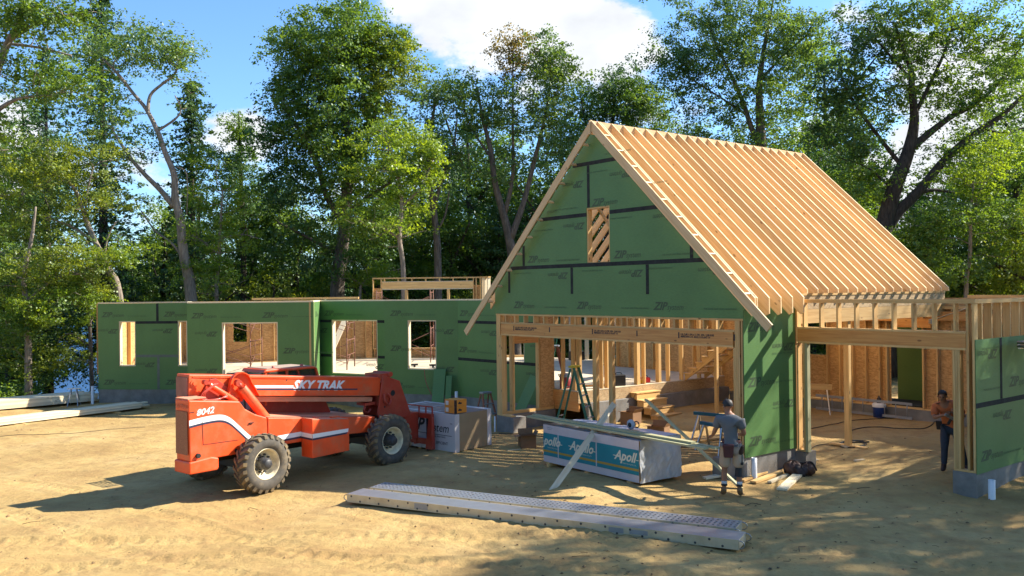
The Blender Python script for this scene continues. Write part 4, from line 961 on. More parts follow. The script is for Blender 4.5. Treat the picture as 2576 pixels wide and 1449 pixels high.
# ------------------------------------------------------------------ aluminium stage planks on the ground
MT['alu'] = paint('ribbed_aluminium', (.60, .61, .65), .34, .8, var=.06, scale=6)
MT['aluside'] = paint('dusty_aluminium', (.56, .49, .35), .5, .35, var=.10, scale=3, dirt=(.36, .27, .15), dirtscale=2, dirtamt=.5)
PA = math.atan2(13.03 - 16.33, 3.34 + 3.13)
def stage(loc, Ln, perf, label):
    s = thing('stage_plank', label, 'scaffold plank', loc, PA, None)
    W_ = .50; H_ = .15
    m = MB()
    for y in (0, W_ - .03):
        m.box(0, y, 0, Ln, y + .005 if y == 0 else y + .03, H_); 
    m.box(0, .005, 0, Ln, .03, .006); m.box(0, W_ - .031, .0, Ln, W_ - .055, .006); m.build('side_rail', 'aluside', s)
    m = MB()
    if not perf:
        n = 9; wd = (W_ - .012) / n
        for k in range(n): m.box(0, .006 + k * wd, H_ - .03, Ln, .006 + (k + 1) * wd - .012, H_ + .001); m.box(0, .006 + (k + 1) * wd - .012, H_ - .03, Ln, .006 + (k + 1) * wd, H_ - .012)
        m.build('deck', 'alu', s)
    else:
        xs_ = np.arange(0, Ln, .085)
        for (y0, y1) in ((.0, .06), (.12, .17), (.23, .27), (.33, .38), (.44, .50)): m.box(0, y0 + .001, H_ - .02, Ln, y1, H_ + .001)
        for (y0, y1) in ((.06, .12), (.17, .23), (.27, .33), (.38, .44)):
            for x in xs_: m.box(x, y0 + .0005, H_ - .018, min(x + .045, Ln), y1 - .0005, H_ - .002)
        m.build('deck', 'alu', s)
        m = MB(); m.box(.02, .04, .10, Ln - .02, W_ - .04, .104); m.build('underside', 'dark', s)
    rv = MB()
    for k in range(int(Ln / .42)):
        x = .1 + k * .42
        rv.lathe([(0, .004), (.017, .004), (.020, 0)], (x, -.0005, .115), (0, -1, 0), 10); rv.lathe([(0, .004), (.017, .004), (.020, 0)], (x + .2, -.0005, .035), (0, -1, 0), 10)
    rv.build('rivet', 'hub', s)
    for x, sg in ((0, -1), (Ln, 1)):
        for y in (.01, W_ - .03):
            h = MB(); pts = [(x, y + .01, .135)] + [(x + sg * .085 * math.sin(a), y + .01, .075 + .06 * math.cos(a)) for a in np.linspace(.1, math.pi, 8)] + [(x, y + .01, .012)]
            h.tube(pts, .008, 8); h.build('end_hook', 'steel', s)
        e = MB(); e.box(x - .004, .03, .01, x + .004, W_ - .03, .145); e.build('end_plate', 'dark' if sg < 0 else 'aluside', s)
    lb = MB(); lb.box(1.5, -.003, .03, 1.78, -.001, .13); lb.box(5.2, -.003, .04, 5.45, -.001, .12); lb.box(5.55, -.003, .05, 5.85, -.001, .12); lb.build('label', 'greyladder', s)
    return s
stage((-3.13, 16.33, .0), 7.26, False, 'long ribbed aluminium plank lying in front with riveted side toward the camera')
stage((-2.78, 16.80, .012), 6.98, True, 'long perforated aluminium plank lying directly behind the ribbed one')

# ------------------------------------------------------------------ lumber piles on the left
def pile(loc, rz, Ln, nw, nh, wd, th, group, label, stagger=.25, mat='plank'):
    proto = None
    for j in range(nh):
        for i in range(nw - (j > 1)):
            c = Vector(loc) + Matrix.Rotation(rz, 3, 'Z') @ Vector((random.uniform(-stagger, stagger), i * (wd + .006) + j * .01, .05 + j * (th + .002)))
            if proto is None:
                m = MB(); m.box(-Ln / 2, 0, 0, Ln / 2, wd, th); proto = m.build('board', mat); tag(proto, label, 'board', group); o = proto
            else: o = proto.copy(); COL.objects.link(o)
            o.location = c; o.rotation_euler = (0, 0, rz + random.uniform(-.006, .006))
    return proto
an = math.atan2(29.93 - 26.03, -12.57 + 15.31)
c_ = Vector((-12.57, 29.93, 0)) - Vector((math.cos(an), math.sin(an), 0)) * 2.6
pile((c_.x, c_.y, tz(c_.x, c_.y)), an, 5.2, 6, 4, .14, .038, 'long boards in the nearer pile on the left', 'pale board in the nearer low pile of boards on the left')
pile((-17.6, 29.9, .0), math.atan2(4.0, 3.9), 6.2, 9, 7, .14, .038, 'boards in the farther thick pile on the left', 'pale board in the farther thick pile at the left edge')
for k, (x, y) in enumerate(((c_.x - .8, c_.y - 1.2), (c_.x + .9, c_.y + 1.25))):
    m = MB(); m.box(-.1, -.2, 0, .0, 1.0, .05); o = m.build('timber_block', 'lumber', None, loc=(x, y, .0)); o.rotation_euler = (0, 0, an); tag(o, ('front' if k == 0 else 'rear') + ' timber bearer under the nearer board pile on the left', 'timber block')

# ------------------------------------------------------------------ loose boards and tool bag by the corner
board((4.60, 17.62, .03), (6.02, 19.2, .05), .10, .04, 'lumber', 'rough board lying against the ground left of the tool bag', 'board')
board((4.78, 17.48, .03), (6.2, 19.0, .04), .14, .04, 'lumber', 'thicker rough board next to the tool bag, sloping toward the foundation')
board((5.10, 17.45, .03), (5.68, 18.15, .03), .09, .038, 'plank', 'short narrow pale offcut beside the tool bag')
board((5.15, 16.82, .03), (5.84, 18.0, .05), .19, .038, 'plank', 'wide pale board under the front of the tool bag')
MT['leather'] = paint('brown_leather', (.085, .035, .02), .6, var=.4, scale=6)
MT['darkleather'] = paint('dark_leather', (.03, .016, .013), .6, var=.4, scale=6)
tb = thing('tool_bag', 'open brown leather tool bag slumped on boards by the concrete foundation', 'tool bag', (5.93, 18.15, 0), D2R(-15))
def blob(name, mat, parent, c, r, seed=0, amp=.12, n=14, flat=1.):
    m = MB(); V = []; q = np.random.default_rng(seed); ph = q.random(6) * 6
    for j in range(n + 1):
        t = math.pi * j / n
        for i in range(2 * n):
            p = math.pi * i / n; k = 1 + amp * (math.sin(3 * p + ph[0]) * math.sin(2 * t + ph[1]) + .6 * math.sin(5 * p + ph[2] + 3 * t) + .4 * math.sin(9 * p - 4 * t + ph[3]))
            V.append((c[0] + r[0] * k * math.sin(t) * math.cos(p), c[1] + r[1] * k * math.sin(t) * math.sin(p), c[2] + r[2] * k * math.cos(t)))
    w = 2 * n; m.mesh(V, [(j * w + i, (j + 1) * w + i, (j + 1) * w + (i + 1) % w, j * w + (i + 1) % w) for j in range(n) for i in range(w)], 0, True)
    return m.build(name, mat, parent)
blob('pouch', 'leather', tb, (-.13, 0, .14), (.17, .13, .15), 1, .16); blob('pouch', 'leather', tb, (.16, .03, .13), (.16, .14, .13), 2, .16); blob('pouch', 'darkleather', tb, (.02, -.08, .10), (.14, .1, .11), 4, .2)
m = MB(); m.tube(smooth([(-.28, -.02, .05), (-.3, .02, .2), (-.15, .06, .30), (.05, .06, .26), (.25, .05, .28), (.34, 0, .12)]), [.02] * 31, 8); m.build('belt', 'darkleather', tb)

# ------------------------------------------------------------------ pipes
def pipe(x, y, z0, z1, r, label):
    t = thing('drain_pipe', label, 'pipe', (x, y, 0))
    m = MB(); m.lathe([(r * .9, z1 - .25), (r * .9, z1), (r, z1), (r, z0)], (0, 0, 0), (0, 0, 1), 20); m.build('tube', 'white', t); m = MB(); m.lathe([(0, z1 - .05), (r * .88, z1 - .05)], (0, 0, 0), (0, 0, 1), 16); m.build('opening', 'dark', t)
pipe(4.93, 17.92, -.1, .43, .055, 'white drain pipe stub beside the foundation right behind the man in grey')
pipe(8.72, 15.95, -.1, .36, .06, 'white drain pipe stub at the corner of the right hand wing')
pipe(-1.83, 28.1, -.1, .70, .05, 'white drain pipe standing in the corner of the house wall behind the bundle')
pipe(-15.35, 31.85, -.3, .62, .05, 'white drain pipe at the far left end of the house')
pipe(-.52, 24.36, -.1, .42, .022, 'thin white pipe beside the left concrete block of the garage door')

# ------------------------------------------------------------------ ladders
MT['fibgreen'] = paint('green_fibreglass', (.02, .13, .07), .45, var=.1)
MT['fibbrown'] = paint('red_brown_fibreglass', (.22, .06, .035), .5, var=.15)
MT['yellow'] = paint('yellow_plastic', (.55, .42, .02), .5)
def stepladder(name_label, loc, rz, h, w, mat, topmat, spread, group=None):
    t = thing('stepladder', name_label, 'stepladder', loc, rz, group)
    for sx in (-1, 1):
        m = MB(); m.beam((sx * w / 2, -spread / 2, 0), (sx * w * .3, -.04, h - .05), .025, .07, (0, 1, 0)); m.build('front_rail', mat, t)
        m = MB(); m.beam((sx * w / 2, spread / 2, 0), (sx * w * .3, .06, h - .08), .022, .05, (0, 1, 0)); m.build('rear_rail', mat, t)
    n = int(h / .29)
    for k in range(1, n):
        f = k / (h / .29); y = -spread / 2 * (1 - f) - .04 * f; ww = w * (1 - f) + w * .6 * f
        m = MB(); m.box(-ww / 2, y - .04, k * .29 - .012, ww / 2, y + .035, k * .29 + .012); m.build('step', 'greyladder', t)
    m = MB()
    for f in (.3, .7): m.box(-w * (.5 - .2 * f), spread / 2 * (1 - f) + .05 * f, h * f, w * (.5 - .2 * f), spread / 2 * (1 - f) + .05 * f + .02, h * f + .02)
    m.build('rear_brace', 'greyladder', t)
    m = MB(); m.box(-w * .36, -.10, h - .05, w * .36, .11, h); m.build('top_cap', topmat, t, bevel=.01)
    return t
stepladder('green stepladder with yellow top standing behind the teal lumber pack', (1.63, 23.0, .0), D2R(62), 1.93, .50, 'fibgreen', 'yellow', 1.15)
stepladder('small red brown stepladder left of the garage corner post', (-.82, 26.0, .0), D2R(35), .92, .45, 'fibbrown', 'greyladder', .62)
stepladder('grey stepladder leaning in the back right corner of the wing', (11.7, 23.9, tz(11.7, 23.9)), D2R(-30), 1.5, .5, 'greyladder', 'greyladder', .8)
stepladder('red brown stepladder standing on the house floor by the cooler', (1.35, 27.3, 1.052), D2R(80), 1.15, .42, 'fibbrown', 'greyladder', .6)
stepladder('tall white stepladder deep inside the house between posts', (3.95, 34.6, 1.052), D2R(20), 1.95, .55, 'white', 'rust', .9)
lad3 = stepladder('tall green stepladder carrying the worker at the back of the house', (2.30, 36.9, 1.052), D2R(75), 3.0, .6, 'fibgreen', 'yellow', 1.3)
# ladder lying against the rear wall of the garage
t = thing('ladder', 'dark aluminium extension ladder lying on its side at the foot of the rear wall', 'ladder', gw(4.75, 8.25, tz(*gw(4.75, 8.25)[:2])), GA)
for z in (.04, .42): m = MB(); m.beam((0, 0, z), (2.9, .0, z), .03, .07); m.build('rail', 'greyladder', t)
for k in range(9): m = MB(); m.tube([(.2 + k * .32, 0, .05), (.2 + k * .32, 0, .41)], .014, 6); m.build('rung', 'greyladder', t)
# saw horses
def sawhorse(label, loc, rz, w, h, legmat, beammat, bh=.14):
    t = thing('sawhorse', label, 'sawhorse', loc, rz)
    for sx in (-1, 1):
        for sy in (-1, 1):
            m = MB(); m.beam((sx * (w / 2 - .05), sy * .24, 0), (sx * (w / 2 - .14), sy * .03, h - .02), .045, .03, (1, 0, 0)); m.build('leg', legmat, t)
    m = MB(); m.box(-w / 2, -.045, h - .02, w / 2, .045, h + bh - .02); m.build('beam', beammat, t); return t
sawhorse('sawhorse with shiny metal legs carrying a thick orange timber in the garage', (8.55, 25.0, tz(8.55, 25.0)), D2R(-22), 1.1, .72, 'steel', 'lumber', .16)
MT['tealplastic'] = paint('teal_plastic', (.008, .10, .15), .6)
sawhorse('teal topped sawhorse with metal legs just left of the man in grey', (4.75, 20.7, .0), D2R(-60), .9, .66, 'steel', 'tealplastic', .08)
sawhorse('second teal sawhorse farther inside the garage behind the first', (5.0, 22.2, tz(5.0, 22.2)), D2R(-40), .9, .64, 'steel', 'tealplastic', .08)
t = sawhorse('white sawhorse frame at the far left end of the house', (-15.9, 31.6, tz(-15.9, 31.6)), D2R(15), .45, .62, 'greyladder', 'white', .04)

# ------------------------------------------------------------------ small things about the garage
MT['coolred'] = paint('dark_red_plastic', (.20, .015, .02), .4)
c = thing('water_cooler', 'dark red round water cooler with grey lid on the edge of the house floor', 'water cooler', gw(.36, 2.25, 1.052), 0)
m = MB(); m.lathe([(0, 0), (.15, 0), (.165, .04), (.165, .33), (.15, .34)], (0, 0, 0), (0, 0, 1), 24); m.build('body', 'coolred', c); m = MB(); m.lathe([(.17, .33), (.17, .38), (.14, .43), (0, .435)], (0, 0, 0), (0, 0, 1), 24); m.build('lid', 'greyladder', c)
m = MB(); m.tube([(0, -.16, .06), (0, -.2, .06)], .02, 8); m.tube(smooth([(-.17, 0, .33), (-.2, 0, .40), (-.16, 0, .40)]), .012, 6); m.build('tap', 'dark', c)
MT['card'] = paint('cardboard', (.24, .135, .07), .85, var=.1)
def carton(label, loc, rz, a, b_, h, mat='card'):
    t = thing('cardboard_box', label, 'cardboard box', loc, rz); m = MB(); w = .006
    m.box(0, 0, 0, a, w, h); m.box(0, b_ - w, 0, a, b_, h); m.box(0, w, 0, w, b_ - w, h); m.box(a - w, w, 0, a, b_ - w, h); m.box(w, w, 0, a - w, b_ - w, w); m.build('carton', mat, t)
    for (p, q, r_, s_) in (((0, 0, h), (a, 0, h), (a, -.12, h + .03), (0, -.12, h + .03)), ((0, 0, h), (0, b_, h), (-.14, b_, h - .02), (-.14, 0, h - .02)), ((a, 0, h), (a, b_, h), (a + .06, b_, h + .10), (a + .06, 0, h + .10)), ((0, b_, h), (a, b_, h), (a, b_ + .03, h + .13), (0, b_ + .03, h + .13))):
        m = MB(); m.prism([p, q, r_, s_], (0, 0, .004)); m.build('flap', mat, t)
carton('open brown cardboard box on the sand between the bundle and the teal pack', (.18, 21.45, 0), D2R(12), .38, .34, .34)
carton('dark brown open cardboard box beside the box steps', gw(1.75, 3.1, tz(*gw(1.75, 3.1)[:2])), D2R(-45), .45, .40, .38)
carton('low dark carton with raised flap on the garage soil', gw(3.25, 2.6, tz(*gw(3.25, 2.6)[:2]) + .0), D2R(-35), .5, .35, .25)
board((-.15, 21.25, .02), (.16, 21.42, .02), .05, .03, 'plank', 'tiny pale offcut left of the open cardboard box'); board((.62, 21.9, .02), (1.0, 22.1, .02), .07, .03, 'plank', 'small pale offcut right of the open cardboard box')
MT['blue'] = paint('blue_plastic', (.012, .05, .22), .4)
c = thing('bucket', 'blue bucket with white lid by the rear doorway', 'bucket', (10.2, 24.35, tz(10.2, 24.35)), 0)
m = MB(); m.lathe([(0, 0), (.15, 0), (.17, .30)], (0, 0, 0), (0, 0, 1), 22); m.build('pail', 'blue', c); m = MB(); m.lathe([(.18, .29), (.185, .36), (.15, .40), (0, .40)], (0, 0, 0), (0, 0, 1), 22); m.build('lid', 'white', c)
c = thing('glass_jug', 'small clear jug standing on the bucket lid', 'jug', (10.2, 24.35, tz(10.2, 24.35) + .40), 0); m = MB(); m.lathe([(0, 0), (.06, 0), (.06, .12), (.02, .17), (.02, .2)], (0, 0, 0), (0, 0, 1), 14); m.build('bottle', 'glass', c)
MT['toolyellow'] = paint('yellow_tool', (.6, .36, .02), .4); MT['toolred'] = paint('red_tool', (.5, .02, .03), .4)
def toolcase(label, loc, rz, a, b_, h, mat, name='tool_case'):
    t = thing(name, label, name.replace('_', ' '), loc, rz); m = MB(); m.box(-a / 2, -b_ / 2, 0, a / 2, b_ / 2, h); m.build('case', mat, t, bevel=.02)
    m = MB(); m.tube(smooth([(-a * .25, 0, h), (-a * .2, 0, h + .05), (a * .2, 0, h + .05), (a * .25, 0, h)]), .012, 6); m.build('handle', 'dark', t)
toolcase('black tool case standing on the sunlit floor edge', gw(.95, 3.85, 1.052), .3, .38, .25, .33, 'dark')
toolcase('red tool case on the floor edge above the box steps', gw(.9, 5.05, 1.052), .1, .30, .2, .16, 'toolred')
toolcase('yellow power tool lying on the floor edge beside the red case', gw(1.0, 4.65, 1.052), .5, .22, .14, .11, 'toolyellow', 'power_tool')
toolcase('dark compressor on the far edge of the house floor', (2.62, 35.9, 1.052), .2, .6, .35, .35, 'dark', 'air_compressor')
board(gw(.2, 2.5, 1.08), gw(1.0, 3.9, 1.08), .12, .03, 'lvl', 'dark plank lying on the floor edge behind the green stepladder')
r_ = np.random.default_rng(12)
for k in range(12):   # offcuts dropped round the garage door
    x, y = (r_.uniform(.2, 4.2), r_.uniform(20.2, 22.8)) if k < 8 else (r_.uniform(5.5, 8), r_.uniform(18.6, 21)); a = r_.uniform(0, 3); l = r_.uniform(.1, .3); z = tz(x, y) + .022
    board((x, y, z), (x + l * math.cos(a), y + l * math.sin(a), z + .005), .085, .036, 'plank' if k % 3 else 'lumber', 'small lumber offcut lying on the soil by the garage openings', 'offcut', group='offcuts scattered by the garage openings', cat='offcut')
# pile of boards on the soil inside
for k in range(4):
    board(gw(4.6 + .11 * k, 2.0, tz(*gw(4.6, 2.6)[:2]) + .03), gw(5.6 + .12 * k, 5.2, tz(*gw(5.6, 4.6)[:2]) + .05), .10, .04, 'lumber', 'dusty board lying in a loose row on the garage soil', group='dusty boards on the garage soil')
board((3.9, 17.9, .03), (4.9, 18.25, .1), .14, .04, 'plank', 'short pale board lying behind the man beside the foundation block')
# leaning boards inside the house
for k, (x, y, l) in enumerate(((4.25, 35.0, 1.6), (4.45, 34.85, 1.7), (4.6, 34.7, 1.55))):
    board((x, y - .3, 1.06), (x + .45, y + .35, 1.06 + l), .09, .04, 'lumber', 'narrow board leaning on the rear wall deep inside the house', group='boards leaning on the rear wall')
board((-7.7, 36.0, 1.06), (-6.9, 37.3, 3.3), .24, .04, 'plank', 'wide board leaning on the rear wall seen through the middle window opening', up=(0, -1, .4))
# green offcuts leaning on the house wall
for k, (p, q, w_) in enumerate((((-2.5, 28.55, 0), (-2.42, 28.95, 1.35), .42), ((-2.15, 28.40, 0), (-2.1, 28.72, 1.15), .2))):
    board(p, q, w_, .013, 'zip', ('wide' if k == 0 else 'narrow') + ' green sheathing offcut leaning on the wall behind the bundle', 'board', up=(-.3, -.9, .2))
board(gw(-.55, 1.05, .05), gw(-.12, 1.5, 1.40), .42, .013, 'zip', 'green sheathing offcut leaning outside the small doorway in the left garage wall', up=(-.6, -.6, .4))
# power cords
def cord(pts, r, mat, label, name='extension_lead'):
    P = smooth(pts, 8); P = [(x, y, tz(x, y) + r + .003 if z is None else z) for x, y, z in [(p[0], p[1], None) for p in P]]
    m = MB(); m.tube(P, r, 5); return tag(m.build(name, mat), label, 'cord')
cord([(-10.8, 25.6), (-12, 25.0), (-13.2, 24.6), (-14.5, 24.2), (-16, 23.8)], .006, 'dark', 'thin dark cord lying across the sand left of the telehandler')
sp = [(8.0 + .33 * math.cos(a) * (1 - a * .02), 20.6 + .38 * math.sin(a) * (1 - a * .02)) for a in np.linspace(0, 14, 26)]
cord([(6.7, 20.0), (7.3, 20.9)] + sp + [(8.5, 22.0), (9.4, 22.6), (10.5, 22.4), (11.3, 23.4)], .011, 'dark', 'coiled dark cord on the soil inside the wing opening')
cord([(6.9, 21.5), (7.6, 22.6), (8.6, 23.2), (9.9, 24.0), (11.0, 24.2), (12.0, 24.0)], .010, 'dark', 'dark cord stretching along the back of the garage floor')
cord([(-.4, 23.9), (.6, 23.3), (1.4, 22.9), (3.2, 21.8), (4.4, 21.3)], .010, 'dark', 'dark cord running along the door threshold behind the teal pack')
MT['hosered'] = paint('red_hose', (.3, .06, .05), .5)
m = MB(); m.tube(smooth([(-2.95, 29.05, 1.35), (-2.88, 28.95, .9), (-2.6, 28.8, .35), (-2.3, 28.5, .03)]), .012, 6); tag(m.build('air_hose', 'hosered'), 'thin red hose hanging from the window opening behind the bundle', 'hose')
for nm, x, y, lb in (('nail_gun', -3.33, 29.55, 'small black nail gun on the left of the window sill behind the boom head'), ('drill', -2.68, 29.28, 'small dark drill on the right of the window sill behind the boom head')):
    t = thing(nm, lb, 'power tool', (x, y, 1.37), .3); m = MB(); m.box(-.12, -.03, .06, .12, .03, .12); m.build('body', 'dark', t, bevel=.01); m = MB(); m.box(-.03, -.02, .0, .03, .02, .065); m.build('grip', 'darkleather', t)
# hoist plank on a bracket along the wing wall
t = thing('pump_jack_plank', 'grey aluminium work plank held on brackets beside the right hand green wall', 'scaffold plank', gw(12.55, V0 + .95, 2.72), GA + math.pi / 2)
for yy in (0, -.50): m = MB(); m.box(0, yy, 0, 6, yy + .04, .14); m.build('side_rail', 'alu', t)
m = MB(); m.box(0, -.46, .11, 6, .0, .145); m.build('deck', 'alu', t); m = MB(); m.tube([(.0, -.5, .05), (.0, .05, .05)], .03, 10); m.tube([(.0, -.5, .12), (.0, .05, .12)], .03, 10); m.build('end_roller', 'steel', t)
for x in (3.0,): m = MB(); m.box(x, .04, -.5, x + .05, .09, .16); m.box(x, -.52, -.05, x + .05, .09, -.01); m.beam((x + .025, .06, -.5), (x + .025, -.45, -.03), .04, .04); m.box(x - .02, .09, -2.8, x + .07, .17, .9); m.build('bracket', 'hub', t)
# block behind the man
c = thing('foundation_block', 'grey concrete block at the right edge of the garage door behind the man', 'concrete block', (4.42, 17.98, 0), GA); m = MB(); m.box(-.3, -.15, -.05, .12, .2, .42); m.build('block', 'concrete', c, bevel=.006)
# ------------------------------------------------------------------ people
MT['skin'] = paint('tanned_skin', (.30, .135, .075), .55, var=.08)
MT['hair'] = paint('dark_hair', (.012, .010, .010), .6, var=.3, scale=30)
MT['tshirt'] = paint('grey_tshirt', (.125, .132, .138), .85, var=.1, scale=8, bump=.3, bscale=14)
MT['khaki'] = paint('pale_shorts', (.46, .36, .27), .85, var=.08, bump=.3, bscale=14)
MT['orangeshirt'] = paint('faded_orange_shirt', (.48, .13, .04), .85, var=.1, bump=.3, bscale=14)
MT['jeans'] = paint('dark_jeans', (.035, .045, .07), .85, var=.2, scale=10)
MT['boot'] = paint('tan_boot', (.20, .11, .05), .8, var=.25, scale=12)
MT['sock'] = paint('white_sock', (.6, .58, .56), .85)
MT['beltbag'] = paint('maroon_leather', (.08, .022, .022), .6, var=.3)
MT['greyshort'] = paint('grey_shorts', (.28, .28, .27), .85, var=.1)
def skin(name, mat, parent, V, Eg, Rr, root=0, sub=2):
    me = bpy.data.meshes.new(name); me.from_pydata([tuple(v) for v in V], Eg, []); me.update()
    me.materials.append(MT[mat]); o = bpy.data.objects.new(name, me); COL.objects.link(o); o.parent = parent
    md = o.modifiers.new('skin', 'SKIN'); md.use_smooth_shade = True
    sv = me.skin_vertices[0].data
    for i, r in enumerate(Rr):
        sv[i].radius = r if isinstance(r, tuple) else (r, r); sv[i].use_root = (i == root)
    s = o.modifiers.new('sub', 'SUBSURF'); s.levels = sub; s.render_levels = sub
    return o
def person(label, loc, rz, J, wear, scale=1.):
    loc = (loc[0], loc[1], loc[2] if loc[2] > 0 else tz(loc[0], loc[1]) - .004)
    P = thing('person', label, 'person', loc, rz); P.scale = (scale,) * 3
    V = []; Eg = []; Rr = []
    def add(p, r, par=None):
        V.append(Vector(p)); Rr.append(r); i = len(V) - 1
        if par is not None: Eg.append((par, i))
        return i
    lerp = lambda a, b_, t: tuple(Vector(J[a]).lerp(Vector(J[b_]), t))
    pel = add(J['pelvis'], (.125, .10)); sp1 = add(J['waist'], (.115, .09), pel); ch = add(J['chest'], (.135, .105), sp1)
    nb = add(J['neckbase'], (.085, .075), ch); nk = add(J['neck'], (.055, .058), nb)
    h0 = add(J['jaw'], (.06, .068), nk); h1 = add(J['head'], (.078, .092), h0); h2 = add(J['crown'], (.062, .075), h1)
    ends = {}
    for s in 'LR':
        sh = add(J['sh' + s], .062, nb); el0 = add(lerp('sh' + s, 'el' + s, .5), .052, sh); el = add(J['el' + s], .042, el0)
        fa = add(lerp('el' + s, 'wr' + s, .4), .040, el); wr = add(J['wr' + s], (.027, .022), fa)
        hd = (Vector(J['ha' + s]) - Vector(J['wr' + s])); hn = hd.normalized(); side = Vector(J.get('side' + s, (0, 0, 1))); side = (side - hn * side.dot(hn)).normalized(); nrm = hn.cross(side)
        pm = add(Vector(J['wr' + s]) + hn * .05, (.030, .018), wr); pm2 = add(Vector(J['wr' + s]) + hn * .085, (.034, .015), pm)
        curl = J.get('curl' + s, .5)
        for k, (off, ln) in enumerate(((-.027, .062), (-.009, .075), (.009, .070), (.027, .055))):
            b0_ = Vector(J['wr' + s]) + hn * .098 + side * off
            f0 = add(b0_, .0095, pm2); f1 = add(b0_ + (hn * (1 - curl * .5) + nrm * curl * .5) * ln * .5, .0088, f0); add(b0_ + (hn * (1 - curl) + nrm * curl) * ln * .95, .0075, f1)
        tb0 = add(Vector(J['wr' + s]) + hn * .045 + side * -.036, .012, pm); tb1 = add(Vector(J['wr' + s]) + hn * .075 + side * -.058 + nrm * .02 * curl, .010, tb0); add(Vector(J['wr' + s]) + hn * .10 + side * -.062 + nrm * .04 * curl, .0085, tb1)
        hp = add(J['hip' + s], .085, pel); th = add(lerp('hip' + s, 'kn' + s, .5), .076, hp); kn = add(J['kn' + s], .053, th); cf = add(lerp('kn' + s, 'an' + s, .3), .054, kn); an_ = add(J['an' + s], .036, cf)
        ft = add(lerp('an' + s, 'to' + s, .5), (.036, .03), an_); add(J['to' + s], (.036, .022), ft)
    body = skin('body', 'skin', P, V, Eg, Rr, pel)
    # face: nose, ears, eyes
    hc = Vector(J['head']); fwd = Vector(J['face']).normalized(); rt_ = fwd.cross(Vector((0, 0, 1))).normalized(); upv = rt_.cross(fwd).normalized()
    f = MB(); n0 = hc + fwd * .088
    f.mesh([n0 + upv * .02, n0 + rt_ * .014 - upv * .028, n0 - rt_ * .014 - upv * .028, n0 + fwd * .022 - upv * .022], [(0, 1, 3), (0, 3, 2), (1, 2, 3)], 0, True)
    for sg in (-1, 1):
        e = hc + rt_ * sg * .079 - upv * .012; f.lathe([(0, .012), (.018, .012), (.026, .0), (.018, -.01)], e, rt_ * sg + fwd * -.3, 12)
    f.build('ears_and_nose', 'skin', body)
    e = MB()
    for sg in (-1, 1): e.lathe([(0, .006), (.010, .003), (.012, 0)], hc + fwd * .084 + rt_ * sg * .032 + upv * .006, fwd, 10)
    e.beam(hc + fwd * .086 - upv * .055 - rt_ * .022, hc + fwd * .086 - upv * .055 + rt_ * .022, .006, .006); e.build('eyes_and_mouth', 'hair', body)
    # hair cap
    m = MB(); n = 12; VV = []
    for j in range(n + 1):
        for i in range(2 * n):
            p = math.pi * i / n; d = fwd * math.cos(p) + rt_ * math.sin(p); front = max(0, math.cos(p)); tmax = math.pi * (.60 - .30 * front ** .5)
            t = tmax * j / n; k = 1 + .03 * math.sin(7 * p + 5 * t)
            VV.append(hc + upv * .02 - fwd * .006 + (d * math.sin(t) * (.089 if abs(math.cos(p)) < .5 else .098) + upv * math.cos(t) * .104) * k)
    w = 2 * n; m.mesh(VV, [(j * w + i, (j + 1) * w + i, (j + 1) * w + (i + 1) % w, j * w + (i + 1) % w) for j in range(n) for i in range(w)], 0, True); m.build('hair', 'hair', P)
    # shirt
    V2 = [J['pelvis'], J['waist'], J['chest'], J['neckbase']]; E2 = [(0, 1), (1, 2), (2, 3)]; R2 = [(.168, .140), (.165, .135), (.182, .145), (.125, .108)]
    V2[0] = tuple(Vector(J['pelvis']) + Vector((0, 0, .04))); V2[3] = tuple(Vector(J['neckbase']) + Vector((0, 0, .012)))
    sl = wear.get('sleeve', .75)
    V2.append(lerp('neckbase', 'neck', .55)); E2.append((3, 4)); R2.append((.074, .074))
    for s in 'LR':
        k = len(V2); V2 += [tuple(Vector(J['sh' + s]) + Vector((0, 0, .006))), lerp('sh' + s, 'el' + s, sl * .55), lerp('sh' + s, 'el' + s, sl)]; E2 += [(3, k), (k, k + 1), (k + 1, k + 2)]; R2 += [.098, .086, .080]
    skin('shirt', wear['shirt'], P, V2, E2, R2, 1)
    # legwear
    cut = wear.get('leg', .9); rw_ = wear.get('legw', .098)
    V3 = [J['pelvis']]; E3 = []; R3 = [(.158, .125)]
    for s in 'LR':
        k = len(V3); V3 += [J['hip' + s], lerp('hip' + s, 'kn' + s, .5 if cut <= 1 else .6), lerp('hip' + s, 'kn' + s, min(cut, 1.))]; E3 += [(0, k), (k, k + 1), (k + 1, k + 2)]; R3 += [.108, rw_, rw_ if cut <= 1 else .072]
        if cut > 1: V3 += [lerp('kn' + s, 'an' + s, .45), lerp('kn' + s, 'an' + s, .93)]; E3 += [(k + 2, k + 3), (k + 3, k + 4)]; R3 += [.068, .062]
    skin('trousers' if cut > 1 else 'shorts', wear['trousers'], P, V3, E3, R3, 0)
    for s in 'LR':
        a = Vector(J['an' + s]); t_ = Vector(J['to' + s]); d = (t_ - a); d.z = 0; d.normalize()
        skin('boot', wear['boot'], P, [a + Vector((0, 0, .09)), a, Vector((a.x, a.y, .055)) + Vector((0, 0, a.z - .08)) - d * .03, a + d * .10 + Vector((0, 0, -.035)), t_ + d * .03], [(0, 1), (1, 2), (1, 3), (3, 4)], [.052, .055, (.048, .05), (.052, .045), (.045, .032)], 1, 2)
        if wear.get('sock'):
            m = MB(); u_ = (Vector(J['kn' + s]) - a).normalized(); m.tube([a + u_ * .10, a + u_ * .135], .057, 14); m.build('boot_cuff', 'dark', P); m = MB(); m.tube([a + u_ * .13, a + u_ * .185], .052, 14); m.build('sock', 'sock', P)
    return P, J
